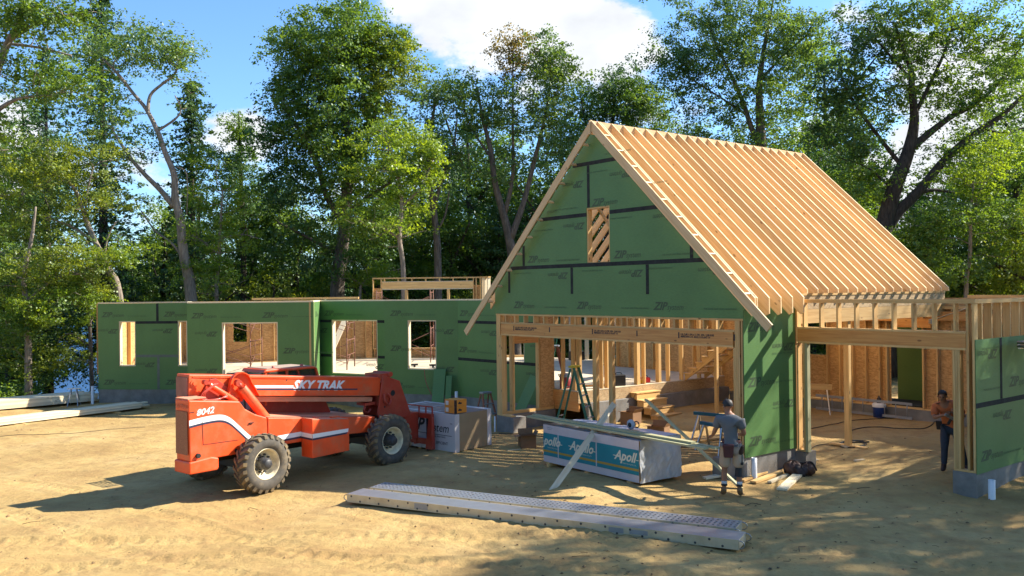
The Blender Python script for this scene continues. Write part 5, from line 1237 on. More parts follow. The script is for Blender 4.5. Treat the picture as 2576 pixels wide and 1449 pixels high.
J1 = dict(pelvis=(0, 0, .93), waist=(-.005, .0, 1.08), chest=(-.02, .01, 1.28), neckbase=(-.03, .015, 1.43), neck=(-.04, .035, 1.50), jaw=(-.055, .06, 1.555), head=(-.055, .06, 1.63), crown=(-.05, .05, 1.69),
          shL=(-.205, .02, 1.385), elL=(-.29, .08, 1.16), wrL=(-.33, .22, 1.06), haL=(-.35, .30, 1.045), shR=(.155, .0, 1.385), elR=(.23, .0, 1.14), wrR=(.15, .22, 1.09), haR=(.10, .29, 1.10),
          hipL=(-.095, 0, .88), knL=(-.125, .04, .48), anL=(-.135, -.01, .10), toL=(-.16, .13, .035), hipR=(.10, .0, .88), knR=(.135, .03, .48), anR=(.135, -.03, .10), toR=(.16, .11, .035),
          face=(-.55, .8, -.15), sideL=(.8, .3, .2), sideR=(0, .2, 1), curlL=.7, curlR=.5)
p1, _ = person('man in grey shirt and pale shorts seen from behind holding the board ends', (4.06, 16.30, 0), D2R(-13), J1, dict(shirt='tshirt', trousers='khaki', boot='boot', leg=.92, legw=.112, sleeve=.7, sock=True), scale=1.04)
m = MB(); m.lathe([(.158, -.05), (.166, -.045), (.166, .045), (.158, .05)], (0, 0, 0), (0, 0, 1), 28); b_ = m.build('tool_belt', 'beltbag', p1, loc=(0, 0, .99)); b_.scale = (1.0, .82, 1)
def pouch(loc, w, d, h, mat, rz=0):
    m = MB(); m.hexa([(-w / 2 * .8, -d / 2, 0), (w / 2 * .8, -d / 2, 0), (w / 2 * .8, d / 2, 0), (-w / 2 * .8, d / 2, 0), (-w / 2, -d / 2 - .02, h), (w / 2, -d / 2 - .02, h), (w / 2, d / 2, h), (-w / 2, d / 2, h)], (0, 0, 1)); o = m.build('belt_pouch', mat, p1, bevel=.02, loc=loc); o.rotation_euler = (0, 0, rz)
pouch((-.055, -.165, .74), .20, .09, .24, 'beltbag'); pouch((.165, -.06, .78), .12, .07, .17, 'darkleather', 1.2); pouch((.0, -.17, .80), .07, .06, .13, 'darkleather')
m = MB(); m.tube([(.175, -.05, .97), (.18, -.06, .62)], .014, 8); m.box(.155, -.11, .60, .205, -.0, .64); m.build('hammer', 'dark', p1)
m = MB(); m.lathe([(.072, -.08), (.066, 0), (.062, .08)], (.125, .02, .45), (0.02, .1, 1), 18); m.build('knee_brace', 'dark', p1)
J2 = dict(pelvis=(0.02, 0, .92), waist=(.0, -.05, 1.08), chest=(-.06, -.16, 1.27), neckbase=(-.10, -.21, 1.39), neck=(-.12, -.25, 1.44), jaw=(-.14, -.28, 1.49), head=(-.145, -.285, 1.56), crown=(-.14, -.26, 1.62),
          shL=(.13, -.16, 1.36), elL=(.24, -.34, 1.16), wrL=(.12, -.45, 1.28), haL=(.06, -.47, 1.30), shR=(-.26, -.14, 1.30), elR=(-.30, -.30, 1.12), wrR=(-.12, -.44, 1.20), haR=(-.04, -.47, 1.22),
          hipL=(.10, 0, .87), knL=(.20, .02, .47), anL=(.28, .10, .10), toL=(.30, -.04, .035), hipR=(-.09, 0, .87), knR=(-.11, -.05, .47), anR=(-.12, .0, .10), toR=(-.15, -.14, .035),
          face=(-.15, -.9, -.25), sideL=(0, 0, 1), sideR=(0, 0, 1), curlL=.8, curlR=.8)
p2, _ = person('man in orange shirt and dark jeans leaning out from behind the wing corner post', (8.86, 17.72, 0), D2R(-24), J2, dict(shirt='orangeshirt', trousers='jeans', boot='darkleather', leg=2, legw=.095, sleeve=.8))
m = MB(); m.lathe([(.165, -.04), (.172, -.03), (.172, .03), (.165, .04)], (0, 0, 0), (0, 0, 1), 24); b_ = m.build('tool_belt', 'darkleather', p2, loc=(0.015, -.01, 1.0)); b_.scale = (1, .82, 1)
m = MB(); m.hexa([(-.06, -.04, 0), (.06, -.04, 0), (.06, .04, 0), (-.06, .04, 0), (-.08, -.06, .18), (.08, -.06, .18), (.08, .05, .18), (-.08, .05, .18)], (0, 0, 1)); o = m.build('belt_pouch', 'darkleather', p2, bevel=.015, loc=(-.19, .02, .84))
ng = thing('nail_gun', 'dark nail gun held up by the man in the orange shirt', 'nail gun', tuple(p2.matrix_world.translation), 0)
ng.location = Matrix.Translation((8.86, 17.72, 0)) @ Matrix.Rotation(D2R(-24), 4, 'Z') @ Vector((-.03, -.50, 1.24)); ng.rotation_euler = (0, .5, -.3)
m = MB(); m.box(-.14, -.03, .04, .10, .03, .10); m.build('body', 'steel', ng, bevel=.01); m = MB(); m.box(-.02, -.02, -.07, .03, .02, .05); m.build('grip', 'dark', ng, bevel=.008)
J3 = dict(pelvis=(0, 0, .93), waist=(0, .0, 1.08), chest=(0, .02, 1.28), neckbase=(0, .03, 1.43), neck=(0, .05, 1.50), jaw=(0, .07, 1.56), head=(0, .07, 1.63), crown=(0, .06, 1.70),
          shL=(-.19, .02, 1.40), elL=(-.30, .15, 1.50), wrL=(-.22, .25, 1.70), haL=(-.2, .27, 1.78), shR=(.19, .02, 1.40), elR=(.32, .15, 1.48), wrR=(.22, .25, 1.70), haR=(.2, .27, 1.78),
          hipL=(-.095, 0, .88), knL=(-.11, .05, .48), anL=(-.12, 0, .10), toL=(-.13, .13, .035), hipR=(.095, 0, .88), knR=(.11, .05, .48), anR=(.12, 0, .10), toR=(.13, .13, .035), face=(0, .9, .3), sideL=(1, 0, 0), sideR=(1, 0, 0))
person('worker in grey shorts standing on the tall green ladder deep inside the house', (2.28, 36.75, 2.02), D2R(-75), J3, dict(shirt='tshirt', trousers='greyshort', boot='boot', leg=.85, legw=.105, sleeve=.7))
# ------------------------------------------------------------------ trees
def at(px, py, Y):
    """the point at distance Y seen at picture place (px, py); only used to read limb shapes off at their own real distance"""
    d = cam.matrix_world.to_3x3() @ Vector((px - 1288, -(py - 724.5), -2195)); return Vector((0, 0, CAM_H)) + d * (Y / d.y)
def leafmat(name, c, tr=.45, hue=.25):
    m, nt, b = newmat(name); nt.nodes.remove(b)
    at_ = N(nt, 'ShaderNodeAttribute', attribute_name='tone')
    cr = N(nt, 'ShaderNodeValToRGB'); e = cr.color_ramp.elements; e[0].position = 0; e[1].position = 1
    e[0].color = (c[0] * .55, c[1] * .62, c[2] * .75, 1); e[1].color = (c[0] * (1.35 + hue), c[1] * 1.32, c[2] * .9, 1); LK(nt, at_.outputs['Fac'], cr.inputs['Fac'])
    d = N(nt, 'ShaderNodeBsdfDiffuse'); t = N(nt, 'ShaderNodeBsdfTranslucent'); g = N(nt, 'ShaderNodeBsdfGlossy', i_Roughness=.45); g.inputs['Color'].default_value = (.5, .55, .55, 1)
    LK(nt, cr.outputs['Color'], d.inputs['Color'])
    hs = N(nt, 'ShaderNodeMix', data_type='RGBA', blend_type='MULTIPLY'); hs.inputs['Factor'].default_value = 1.; LK(nt, cr.outputs['Color'], hs.inputs[6]); hs.inputs[7].default_value = (1.9, 1.7, .6, 1); LK(nt, hs.outputs[2], t.inputs['Color'])
    mx = N(nt, 'ShaderNodeMixShader', i_Fac=tr); LK(nt, d.outputs[0], mx.inputs[1]); LK(nt, t.outputs[0], mx.inputs[2])
    m2 = N(nt, 'ShaderNodeMixShader', i_Fac=.06); LK(nt, mx.outputs[0], m2.inputs[1]); LK(nt, g.outputs[0], m2.inputs[2])
    LK(nt, m2.outputs[0], nt.nodes['Material Output'].inputs['Surface']); return m
MT['leaf_maple'] = leafmat('maple_leaf', (.105, .200, .040)); MT['leaf_dark'] = leafmat('dark_leaf', (.070, .145, .045), .35, .1)
MT['leaf_lime'] = leafmat('lime_leaf', (.165, .275, .035), .5); MT['leaf_conifer'] = leafmat('hemlock_needle', (.055, .115, .055), .25, .05)
MT['leaf_olive'] = leafmat('olive_leaf', (.155, .235, .040), .45, .3); MT['leaf_grey'] = leafmat('grey_green_leaf', (.115, .200, .065), .45, .1)
MT['leaf_rust'] = leafmat('turning_leaf', (.17, .15, .06), .4)
def barkmat(name, a, b_):
    m, nt, b = newmat(name); b.inputs['Roughness'].default_value = .95
    tc = N(nt, 'ShaderNodeTexCoord'); mp = N(nt, 'ShaderNodeMapping'); mp.inputs['Scale'].default_value = (9, 9, 1.6); LK(nt, tc.outputs['Object'], mp.inputs['Vector'])
    no = N(nt, 'ShaderNodeTexNoise', i_Scale=1.5, i_Detail=8., i_Roughness=.7); LK(nt, mp.outputs['Vector'], no.inputs['Vector'])
    cr = N(nt, 'ShaderNodeValToRGB'); e = cr.color_ramp.elements; e[0].position = .35; e[1].position = .65; e[0].color = (*a, 1); e[1].color = (*b_, 1); LK(nt, no.outputs['Fac'], cr.inputs['Fac']); LK(nt, cr.outputs['Color'], b.inputs['Base Color'])
    bp = N(nt, 'ShaderNodeBump', i_Strength=.8, i_Distance=.05); LK(nt, no.outputs['Fac'], bp.inputs['Height']); LK(nt, bp.outputs['Normal'], b.inputs['Normal']); return m
MT['bark'] = barkmat('grey_bark', (.06, .048, .038), (.19, .155, .125)); MT['bark_pale'] = barkmat('pale_bark', (.14, .11, .085), (.36, .30, .24)); MT['bark_dark'] = barkmat('dark_bark', (.025, .02, .017), (.085, .068, .055))

def leaves_mesh(name, C, crad, per, size, mat, r, flat=.6, up=.35, tone=None):
    n = len(C) * per
    cen = np.repeat(C, per, 0); cr_ = np.repeat(crad, per)
    K = 8   # leaves sit round the tips of small twigs inside each clump
    sd_ = r.normal(size=(len(C), K, 3)); sd_ /= np.linalg.norm(sd_, axis=2)[:, :, None]; sd_ *= (r.random((len(C), K, 1)) ** .4) * crad[:, None, None]; sd_[:, :, 2] *= flat
    ks = r.integers(0, K, n); d = sd_[np.repeat(np.arange(len(C)), per), ks]; loc = r.normal(size=(n, 3)) * (cr_ * .17)[:, None]; loc[:, 2] *= .6
    P = cen + d + loc; d = d / np.maximum(np.linalg.norm(d, axis=1)[:, None], 1e-6)
    cn = r.normal(size=(len(C), 3)); cn[:, 2] = np.abs(cn[:, 2]) + .5; cn /= np.linalg.norm(cn, axis=1)[:, None]
    nr = r.normal(size=(n, 3)) * .55 + np.repeat(cn, per, 0) * .75 + d * .35; nr[:, 2] += up * .6; nr /= np.linalg.norm(nr, axis=1)[:, None]
    a = np.cross(nr, r.normal(size=(n, 3))); a /= np.linalg.norm(a, axis=1)[:, None]; b_ = np.cross(nr, a)
    s = size * (.5 + 1.0 * r.random(n)); a *= (s * .5)[:, None]; b_ *= (s * .33)[:, None]
    V = np.stack([P - a, P + b_ - a * .1 + nr * (s * .06)[:, None], P + a, P - b_ - a * .1 + nr * (s * .06)[:, None]], 1).reshape(-1, 3)
    me = bpy.data.meshes.new(name); me.vertices.add(n * 4); me.vertices.foreach_set('co', V.astype(np.float32).ravel())
    me.loops.add(n * 4); me.loops.foreach_set('vertex_index', np.arange(n * 4, dtype=np.int32)); me.polygons.add(n); me.polygons.foreach_set('loop_start', np.arange(0, n * 4, 4, dtype=np.int32))
    ct = r.random(len(C)) if tone is None else tone
    tv = np.clip(np.repeat(ct, per) * .6 + r.random(n) * .4, 0, 1)
    at_ = me.attributes.new('tone', 'FLOAT', 'POINT'); at_.data.foreach_set('value', np.repeat(tv, 4).astype(np.float32))
    me.materials.append(MT[mat]); me.update(); return me
def tree(name, label, base, limbs, crown, leaf, bark='bark', per=70, size=.2, crad=.9, seed=1, group=None, flat=.6, cat='tree', accents=(), rel=False, sag=.0):
    """limbs: lists of (x, y, z, radius) from the base outward; crown: (centre, radii, number of leaf clumps)"""
    r = np.random.default_rng(seed); base = Vector(base); size *= .62; per = int(per * 2.35)
    T = thing(name, label, cat, base, 0, group)
    m = MB(); nodes = []; nr_ = []
    for L in limbs:
        P = [Vector(p[:3]) - base for p in L]; R = [p[3] for p in L]
        Q = smooth([tuple(p) + (q,) for p, q in zip(P, R)], 4)
        m.tube([q[:3] for q in Q], [max(q[3], .012) for q in Q], 9)
        for q in Q: nodes.append(q[:3]); nr_.append(max(q[3], .012))
    C = []; cid = []
    for k, (c, rd, n) in enumerate(crown):
        c = np.array(c) - np.array(base); pts = []
        while len(pts) < n:
            d = r.normal(size=3); d /= np.linalg.norm(d); q = c + d * np.array(rd) * (r.random() ** .4)
            if q[2] > .3 and (not pts or min(np.linalg.norm(np.array(pts) - q, axis=1)) > crad * .35): pts.append(q)
            elif r.random() < .05: pts.append(q)
        C += pts; cid += [k] * n
    C = np.array(C); NA = np.array(nodes); NR = np.array(nr_)
    dm = np.array([np.linalg.norm(NA - c, axis=1).min() for c in C]); order = np.argsort(dm)
    for i in order:
        c = C[i]; dv = c - NA; dist = np.linalg.norm(dv, axis=1); cost = dist + np.where(dv[:, 2] < 0, -dv[:, 2] * 1.2, 0) + np.where(NR < .02, .35, 0)
        j = int(cost.argmin()); p = NA[j]; L_ = dist[j]
        if L_ < .15: continue
        r0 = min(NR[j] * .7, .012 + .014 * L_); r1 = .009
        mid = (p + c) / 2 + r.normal(size=3) * L_ * .09 + np.array([0, 0, -L_ * .06]); q1 = p * .7 + mid * .3 + (mid - p) * .15; n_ = 4
        pts = smooth([tuple(p), tuple(q1), tuple(mid), tuple(c)], 2); rs = list(np.linspace(r0, r1, len(pts))); m.tube(pts, rs, 5, cap=False)
        NA = np.vstack([NA, pts[1:]]); NR = np.concatenate([NR, rs[1:]])
    m.build('trunk', bark, T)
    cr_ = crad * (.65 + .7 * r.random(len(C)))
    main = np.array([k not in accents for k in cid]) if accents else np.ones(len(C), bool)
    me = leaves_mesh('crown', C[main], cr_[main], per, size, leaf, r, flat)
    o = bpy.data.objects.new('crown', me); COL.objects.link(o); o.parent = T
    if accents:
        acc = {}
        for k in accents: acc.setdefault(accents[k], []).append(k)
        for mt_, ks in acc.items():
            s = np.array([k in ks for k in cid]); me = leaves_mesh('crown', C[s], cr_[s], per, size, mt_, r, flat); o = bpy.data.objects.new('crown', me); COL.objects.link(o); o.parent = T
    return T
def lim(pts, Y):   # (px, py, radius[, extra distance])
    return [(*at(p[0], p[1], Y + (p[3] if len(p) > 3 else 0)), p[2]) for p in pts]
def cr(px, py, Y, rx, rz, n, ry=None):   # ellipsoid of clumps, sizes in picture units turned to metres
    k = Y / 2195; return (tuple(at(px, py, Y)), (rx * k, (ry if ry else min(rx, 170)) * k, rz * k), n)
def bs(px, Y): p = at(px, 740, Y); return (p.x, Y, tz(p.x, Y) - .1)
def based(b, L): return [(b[0], b[1], b[2], L[0][3] * 1.35)] + L
# leaning bare-trunked tree left of centre
Y = 40; b = bs(487, Y)
tree('deciduous_tree', 'tall leaning tree with pale bare forked trunk and thin leaves at its top', b, [
    based(b, lim([(480, 740, .26), (462, 640, .22), (454, 560, .19), (441, 500, .17), (438, 440, .145), (416, 385, .125), (396, 330, .11), (368, 275, .09), (335, 235, .075), (300, 190, .07), (262, 150, .05)], Y)),
    lim([(437, 520, .14), (405, 480, .12), (365, 440, .10), (330, 400, .08), (300, 355, .06), (285, 330, .05)], Y), lim([(340, 410, .05), (300, 390, .04), (255, 375, .03)], Y),
    lim([(372, 285, .09), (378, 240, .07), (410, 210, .06), (440, 185, .045), (455, 140, .03), (462, 100, .02)], Y), lim([(395, 330, .06), (440, 300, .05), (455, 275, .03), (440, 240, .025)], Y),
    lim([(462, 650, .07), (430, 610, .05), (390, 580, .04), (355, 530, .03)], Y), lim([(300, 190, .05), (285, 160, .03), (320, 115, .02)], Y), lim([(445, 420, .04), (470, 440, .03), (470, 540, .02)], Y)],
    [cr(330, 130, Y, 130, 75, 50), cr(440, 140, Y, 70, 70, 24), cr(200, 190, Y, 90, 70, 24), cr(330, 320, Y, 120, 90, 22), cr(470, 260, Y, 50, 40, 5)], 'leaf_grey', 'bark_pale', per=46, size=.19, crad=.8, seed=11)
# big maple in the middle
Y = 44; b = bs(850, Y)
tree('maple_tree', 'huge rounded maple with dense crown standing highest behind the house', b, [
    based(b, lim([(848, 750, .38), (855, 660, .34), (868, 560, .30), (872, 480, .27), (880, 400, .22), (872, 320, .18), (858, 230, .14), (850, 150, .10), (850, 80, .06)], Y)),
    lim([(862, 560, .2), (820, 490, .16), (800, 420, .13), (760, 340, .10), (720, 280, .07), (680, 240, .05)], Y), lim([(875, 460, .18), (915, 380, .14), (940, 300, .11), (960, 220, .08), (990, 150, .05)], Y),
    lim([(870, 400, .14), (830, 300, .11), (800, 200, .08), (770, 120, .05)], Y), lim([(868, 540, .12), (920, 500, .1), (980, 460, .07), (1030, 420, .05)], Y, ), lim([(850, 640, .1), (780, 600, .08), (700, 560, .05)], Y)],
    [cr(860, 110, Y, 120, 100, 78, 160), cr(760, 170, Y, 110, 110, 62), cr(960, 190, Y, 90, 110, 60), cr(850, 300, Y, 180, 120, 110), cr(730, 330, Y, 100, 110, 45), cr(900, 430, Y, 170, 100, 60), cr(760, 480, Y, 120, 90, 38), cr(830, 620, Y, 190, 80, 50), cr(960, 110, Y, 60, 60, 20)],
    'leaf_maple', 'bark', per=76, size=.22, crad=.95, seed=12, accents={0: 'leaf_maple', 2: 'leaf_olive', 6: 'leaf_dark', 7: 'leaf_dark', 4: 'leaf_dark'})
# bright understory maple right of it
Y = 40; b = bs(1010, Y)
tree('maple_tree', 'bright yellow green understory maple between the big maple and the slim trunk', b, [based(b, lim([(1015, 700, .12), (1005, 600, .11), (1010, 500, .09), (990, 400, .06), (960, 330, .04)], Y)), lim([(1008, 600, .08), (940, 560, .06), (880, 545, .04)], Y), lim([(1008, 520, .07), (1060, 470, .05), (1090, 400, .03)], Y)],
    [cr(990, 350, Y, 120, 50, 34), cr(1000, 440, Y, 140, 60, 42), cr(960, 560, Y, 160, 60, 38), cr(1060, 400, Y, 60, 60, 14)], 'leaf_lime', 'bark_pale', per=60, size=.18, crad=.8, seed=13, flat=.4)
b = bs(900, 42.5)
tree('maple_sapling', 'low lime coloured branches spreading just above the house roof line', b, [based(b, lim([(905, 760, .07), (915, 710, .05), (960, 690, .03), (1010, 675, .02)], 42.5)), lim([(910, 715, .04), (880, 700, .03), (850, 705, .02)], 42.5)], [cr(940, 690, 42.5, 95, 28, 34)], 'leaf_lime', 'bark_pale', per=60, size=.15, crad=.55, seed=14, flat=.35)
# slim tree
Y = 43; b = bs(1102, Y)
tree('deciduous_tree', 'slim tall tree with thin airy crown left of the forked grey tree', b, [based(b, lim([(1102, 750, .2), (1100, 620, .18), (1090, 520, .15), (1075, 420, .12), (1085, 320, .08), (1100, 230, .05)], Y)), lim([(1092, 520, .1), (1115, 440, .08), (1140, 370, .06), (1150, 300, .04)], Y), lim([(1095, 590, .06), (1120, 540, .05), (1130, 480, .03)], Y)],
    [cr(1100, 260, Y, 70, 90, 44), cr(1130, 380, Y, 60, 80, 26), cr(1060, 400, Y, 50, 70, 16)], 'leaf_grey', 'bark', per=48, size=.18, crad=.75, seed=15)
# forked grey tree left of the gable
Y = 44; b = bs(1296, Y)
tree('deciduous_tree', 'forked grey tree with reddish leaves at the top of its left stem beside the gable', b, [based(b, lim([(1292, 720, .26), (1288, 640, .24), (1272, 560, .2), (1245, 460, .16), (1235, 380, .13), (1215, 300, .09), (1200, 220, .06)], Y)), lim([(1285, 600, .18), (1320, 500, .14), (1345, 400, .11), (1370, 300, .08), (1385, 200, .05), (1385, 120, .03)], Y),
    lim([(1270, 540, .12), (1290, 440, .1), (1290, 340, .07), (1290, 240, .05), (1290, 130, .03)], Y), lim([(1238, 400, .07), (1190, 330, .05), (1165, 270, .03)], Y)],
    [cr(1290, 140, Y, 55, 60, 26), cr(1385, 170, Y, 70, 90, 60), cr(1200, 260, Y, 65, 80, 40), cr(1300, 270, Y, 110, 80, 48), cr(1400, 310, Y, 80, 100, 40), cr(1240, 400, Y, 90, 60, 24)], 'leaf_grey', 'bark', per=52, size=.19, crad=.8, seed=16, accents={0: 'leaf_rust'})
# dark round tree behind the peak
Y = 52; b = bs(1530, Y)
tree('deciduous_tree', 'dark dense tree directly behind the peak of the garage roof', b, [based(b, lim([(1530, 700, .26), (1535, 500, .2), (1540, 350, .14), (1545, 250, .08)], Y)), lim([(1535, 450, .1), (1480, 330, .07), (1460, 240, .04)], Y), lim([(1538, 420, .1), (1600, 320, .07), (1620, 240, .04)], Y)],
    [cr(1540, 240, Y, 100, 90, 60), cr(1480, 330, Y, 80, 90, 40), cr(1620, 290, Y, 80, 110, 50), cr(1540, 400, Y, 150, 90, 46)], 'leaf_dark', 'bark_dark', per=74, size=.22, crad=1.0, seed=17, accents={2: 'leaf_grey'})
# tall twin trunk tree behind the roof
Y = 46; b = bs(1925, Y)
tree('deciduous_tree', 'tall twin trunk tree with airy pale green crown rising behind the rafters', b, [based(b, lim([(1925, 560, .30), (1918, 400, .26), (1912, 300, .22), (1910, 220, .18), (1918, 150, .13), (1930, 80, .09), (1945, 0, .05)], Y)), lim([(1916, 380, .16), (1890, 320, .14), (1870, 260, .12), (1840, 190, .09), (1800, 110, .06), (1780, 40, .04)], Y),
    lim([(1915, 200, .08), (1970, 140, .06), (2030, 90, .04)], Y), lim([(1880, 290, .07), (1820, 250, .05), (1740, 200, .04)], Y)],
    [cr(1900, 60, Y, 150, 90, 84), cr(1760, 90, Y, 120, 90, 56), cr(2000, 120, Y, 90, 110, 60), cr(1700, 190, Y, 90, 90, 36), cr(1860, 200, Y, 160, 80, 60), cr(1960, 300, Y, 150, 90, 44), cr(1780, 310, Y, 150, 80, 36), cr(1740, -30, Y, 120, 50, 16), cr(1950, -60, Y, 130, 60, 20)], 'leaf_grey', 'bark', per=54, size=.2, crad=.85, seed=18, accents={3: 'leaf_dark', 6: 'leaf_dark', 5: 'leaf_maple'})
# spreading oak on the right
Y = 38; b = bs(2222, Y)
tree('oak_tree', 'large spreading oak with thick dark limbs reaching right above the wing', b, [
    based(b, lim([(2215, 640, .42), (2226, 564, .38), (2249, 477, .33), (2284, 384, .27), (2300, 304, .20), (2294, 230, .15), (2291, 176, .12), (2272, 120, .08), (2250, 60, .05)], Y)),
    lim([(2235, 570, .26), (2262, 530, .24), (2298, 495, .22), (2332, 456, .20), (2378, 401, .18), (2444, 342, .15), (2506, 300, .12), (2562, 252, .09), (2620, 190, .06)], Y),
    lim([(2290, 375, .18), (2346, 328, .15), (2398, 290, .12), (2457, 259, .09), (2520, 200, .06), (2560, 130, .04)], Y), lim([(2310, 485, .10), (2350, 478, .08), (2400, 485, .05)], Y), lim([(2300, 290, .10), (2340, 210, .08), (2380, 120, .06), (2400, 40, .04)], Y),
    lim([(2270, 420, .10), (2200, 330, .08), (2150, 260, .06), (2110, 180, .04)], Y), lim([(2470, 320, .06), (2520, 335, .05), (2580, 320, .04)], Y), lim([(2292, 200, .07), (2230, 130, .05), (2180, 70, .03)], Y), lim([(2250, 480, .07), (2180, 420, .05), (2120, 400, .03)], Y)],
    [cr(2200, 80, Y, 130, 90, 52), cr(2350, 80, Y, 130, 100, 56), cr(2500, 90, Y, 110, 110, 44), cr(2120, 210, Y, 90, 80, 36), cr(2260, 220, Y, 120, 80, 30), cr(2130, 340, Y, 100, 70, 32), cr(2420, 240, Y, 120, 70, 26), cr(2540, 380, Y, 70, 60, 14), cr(2170, 470, Y, 110, 60, 30), cr(2400, 380, Y, 100, 60, 16), cr(2480, 230, Y, 100, 70, 16)], 'leaf_maple', 'bark_dark', per=56, size=.19, crad=.78, seed=19, accents={0: 'leaf_dark', 3: 'leaf_dark', 5: 'leaf_dark', 8: 'leaf_maple'})
# tree at the left edge, near
Y = 30; b = bs(-60, Y)
tree('deciduous_tree', 'near tree at the left edge whose pale leaning stem enters the picture high up', b, [based(b, lim([(-60, 600, .25), (-50, 400, .2), (-30, 250, .17), (10, 130, .13), (40, 70, .10), (60, 0, .07)], Y)), lim([(25, 100, .08), (90, 60, .06), (160, 40, .04), (230, 30, .02)], Y), lim([(-35, 300, .1), (40, 250, .06), (140, 240, .04)], Y), lim([(20, 110, .06), (100, 120, .04), (180, 140, .03)], Y)],
    [cr(60, 40, Y, 140, 70, 44), cr(150, 30, Y, 110, 50, 28), cr(80, 190, Y, 110, 60, 28), cr(-60, 300, Y, 110, 110, 30), cr(170, 220, Y, 80, 40, 12)], 'leaf_maple', 'bark_pale', per=50, size=.17, crad=.62, seed=20)
# conifers on the left
def conifer(label, px, topy, Y, wpx, seed, n=150, mat='leaf_conifer', group=None, per=60, start=.12):
    b = Vector(bs(px, Y)); top = at(px, topy, Y); H_ = top.z - b.z; R_ = wpx * Y / 2195; r = np.random.default_rng(seed)
    T = thing('hemlock_tree', label, 'tree', b, 0, group)
    m = MB(); m.tube([(0, 0, 0), (0, 0, H_ * .5), (0, 0, H_)], [.02 + H_ * .014, .01 + H_ * .009, .015], 8)
    C = []; ra = []
    for k in range(n):
        f = start + (1 - start) * (k / n) ** .9; z = H_ * f; L_ = R_ * (1 - f) ** .75 * (.65 + .5 * r.random()) + .25; a = k * 2.4 + r.random() * .8
        tip = np.array([math.cos(a) * L_, math.sin(a) * L_, z - L_ * .22]); rt = np.array([0, 0, z])
        m.tube([tuple(rt), tuple((rt + tip) / 2 + np.array([0, 0, L_ * .08])), tuple(tip)], [.012 + .01 * L_, .012, .005], 4, cap=False)
        q = max(2, int(L_ / .55))
        for i in range(q):
            t = (i + .7) / q; C.append(rt * (1 - t) + tip * t + np.array([0, 0, .1 * math.sin(math.pi * t) * L_])); ra.append(.30 + .26 * L_ / max(q, 1))
    m.build('trunk', 'bark_dark', T); C = np.array(C)
    me = leaves_mesh('crown', C, np.array(ra), per, .16, mat, r, .35, .6); o = bpy.data.objects.new('crown', me); COL.objects.link(o); o.parent = T; return T
conifer('tall dark hemlock rising past the top edge behind the leaning tree', 262, -40, 47, 170, 31, 170, per=44)
conifer('pointed hemlock whose feathery tip shows right of the leaning trunk', 486, 205, 46, 130, 32, 150, per=42)
conifer('dark hemlock at the left between the yellowish branches and the tall one', 120, 120, 52, 150, 33, 140, per=40)
conifer('hemlock with bare lower branches standing left of the big maple', 690, 470, 50, 120, 34, 80, per=34)
Y = 48; b = bs(612, Y)
tree('poplar_tree', 'narrow upright tree in the gap between the leaning tree and the big maple', b, [based(b, lim([(612, 740, .18), (612, 600, .15), (606, 450, .11), (602, 330, .06), (600, 280, .03)], Y))], [cr(603, 330, Y, 32, 55, 20, 30), cr(606, 430, Y, 55, 70, 36, 50), cr(612, 560, Y, 75, 90, 44, 70)], 'leaf_dark', 'bark_dark', per=60, size=.19, crad=.75, seed=21, accents={0: 'leaf_maple'})
# slanting tree and yellowish beeches on the left
Y = 38; b = bs(318, Y)
tree('beech_tree', 'slanting thin tree with yellowish layered leaves at the left of the house', b, [based(b, lim([(300, 745, .16), (275, 680, .14), (240, 610, .12), (215, 550, .10), (195, 490, .08), (170, 450, .05)], Y)), lim([(240, 610, .06), (180, 570, .05), (110, 545, .04), (40, 520, .03)], Y), lim([(262, 655, .05), (270, 600, .04), (290, 560, .03)], Y), lim([(215, 545, .05), (220, 480, .04), (235, 420, .03)], Y)],
    [cr(120, 470, Y, 150, 60, 46), cr(70, 560, Y, 120, 50, 32), cr(200, 400, Y, 110, 60, 34), cr(250, 500, Y, 90, 60, 22), cr(60, 390, Y, 90, 60, 26)], 'leaf_olive', 'bark_pale', per=58, size=.16, crad=.72, seed=22, flat=.38)
Y = 36; b = bs(70, Y)
tree('beech_tree', 'bushy low beech with gold tinged leaves at the far left above the lumber pile', b, [based(b, lim([(70, 800, .12), (60, 700, .10), (80, 600, .07), (90, 520, .04)], Y)), lim([(65, 760, .06), (140, 700, .04), (200, 690, .03)], Y)], [cr(60, 680, Y, 120, 90, 46), cr(150, 760, Y, 110, 70, 38), cr(40, 820, Y, 90, 60, 30), cr(190, 650, Y, 80, 60, 24)], 'leaf_olive', 'bark_pale', per=60, size=.15, crad=.66, seed=23, flat=.4, accents={1: 'leaf_lime', 2: 'leaf_maple'})
Y = 37; b = bs(230, Y)
tree('beech_tree', 'thin drooping beech with green gold leaves close to the left end of the house', b, [based(b, lim([(225, 800, .07), (215, 740, .05), (235, 700, .03)], Y)), lim([(222, 870, .04), (180, 840, .03), (150, 850, .02)], Y)], [cr(215, 720, Y, 90, 50, 34), cr(170, 880, Y, 70, 40, 16), cr(120, 920, Y, 70, 35, 12), cr(290, 640, Y, 90, 40, 26)], 'leaf_olive', 'bark', per=55, size=.14, crad=.55, seed=24, flat=.4, accents={3: 'leaf_lime'})
Y = 41; b = bs(560, Y)
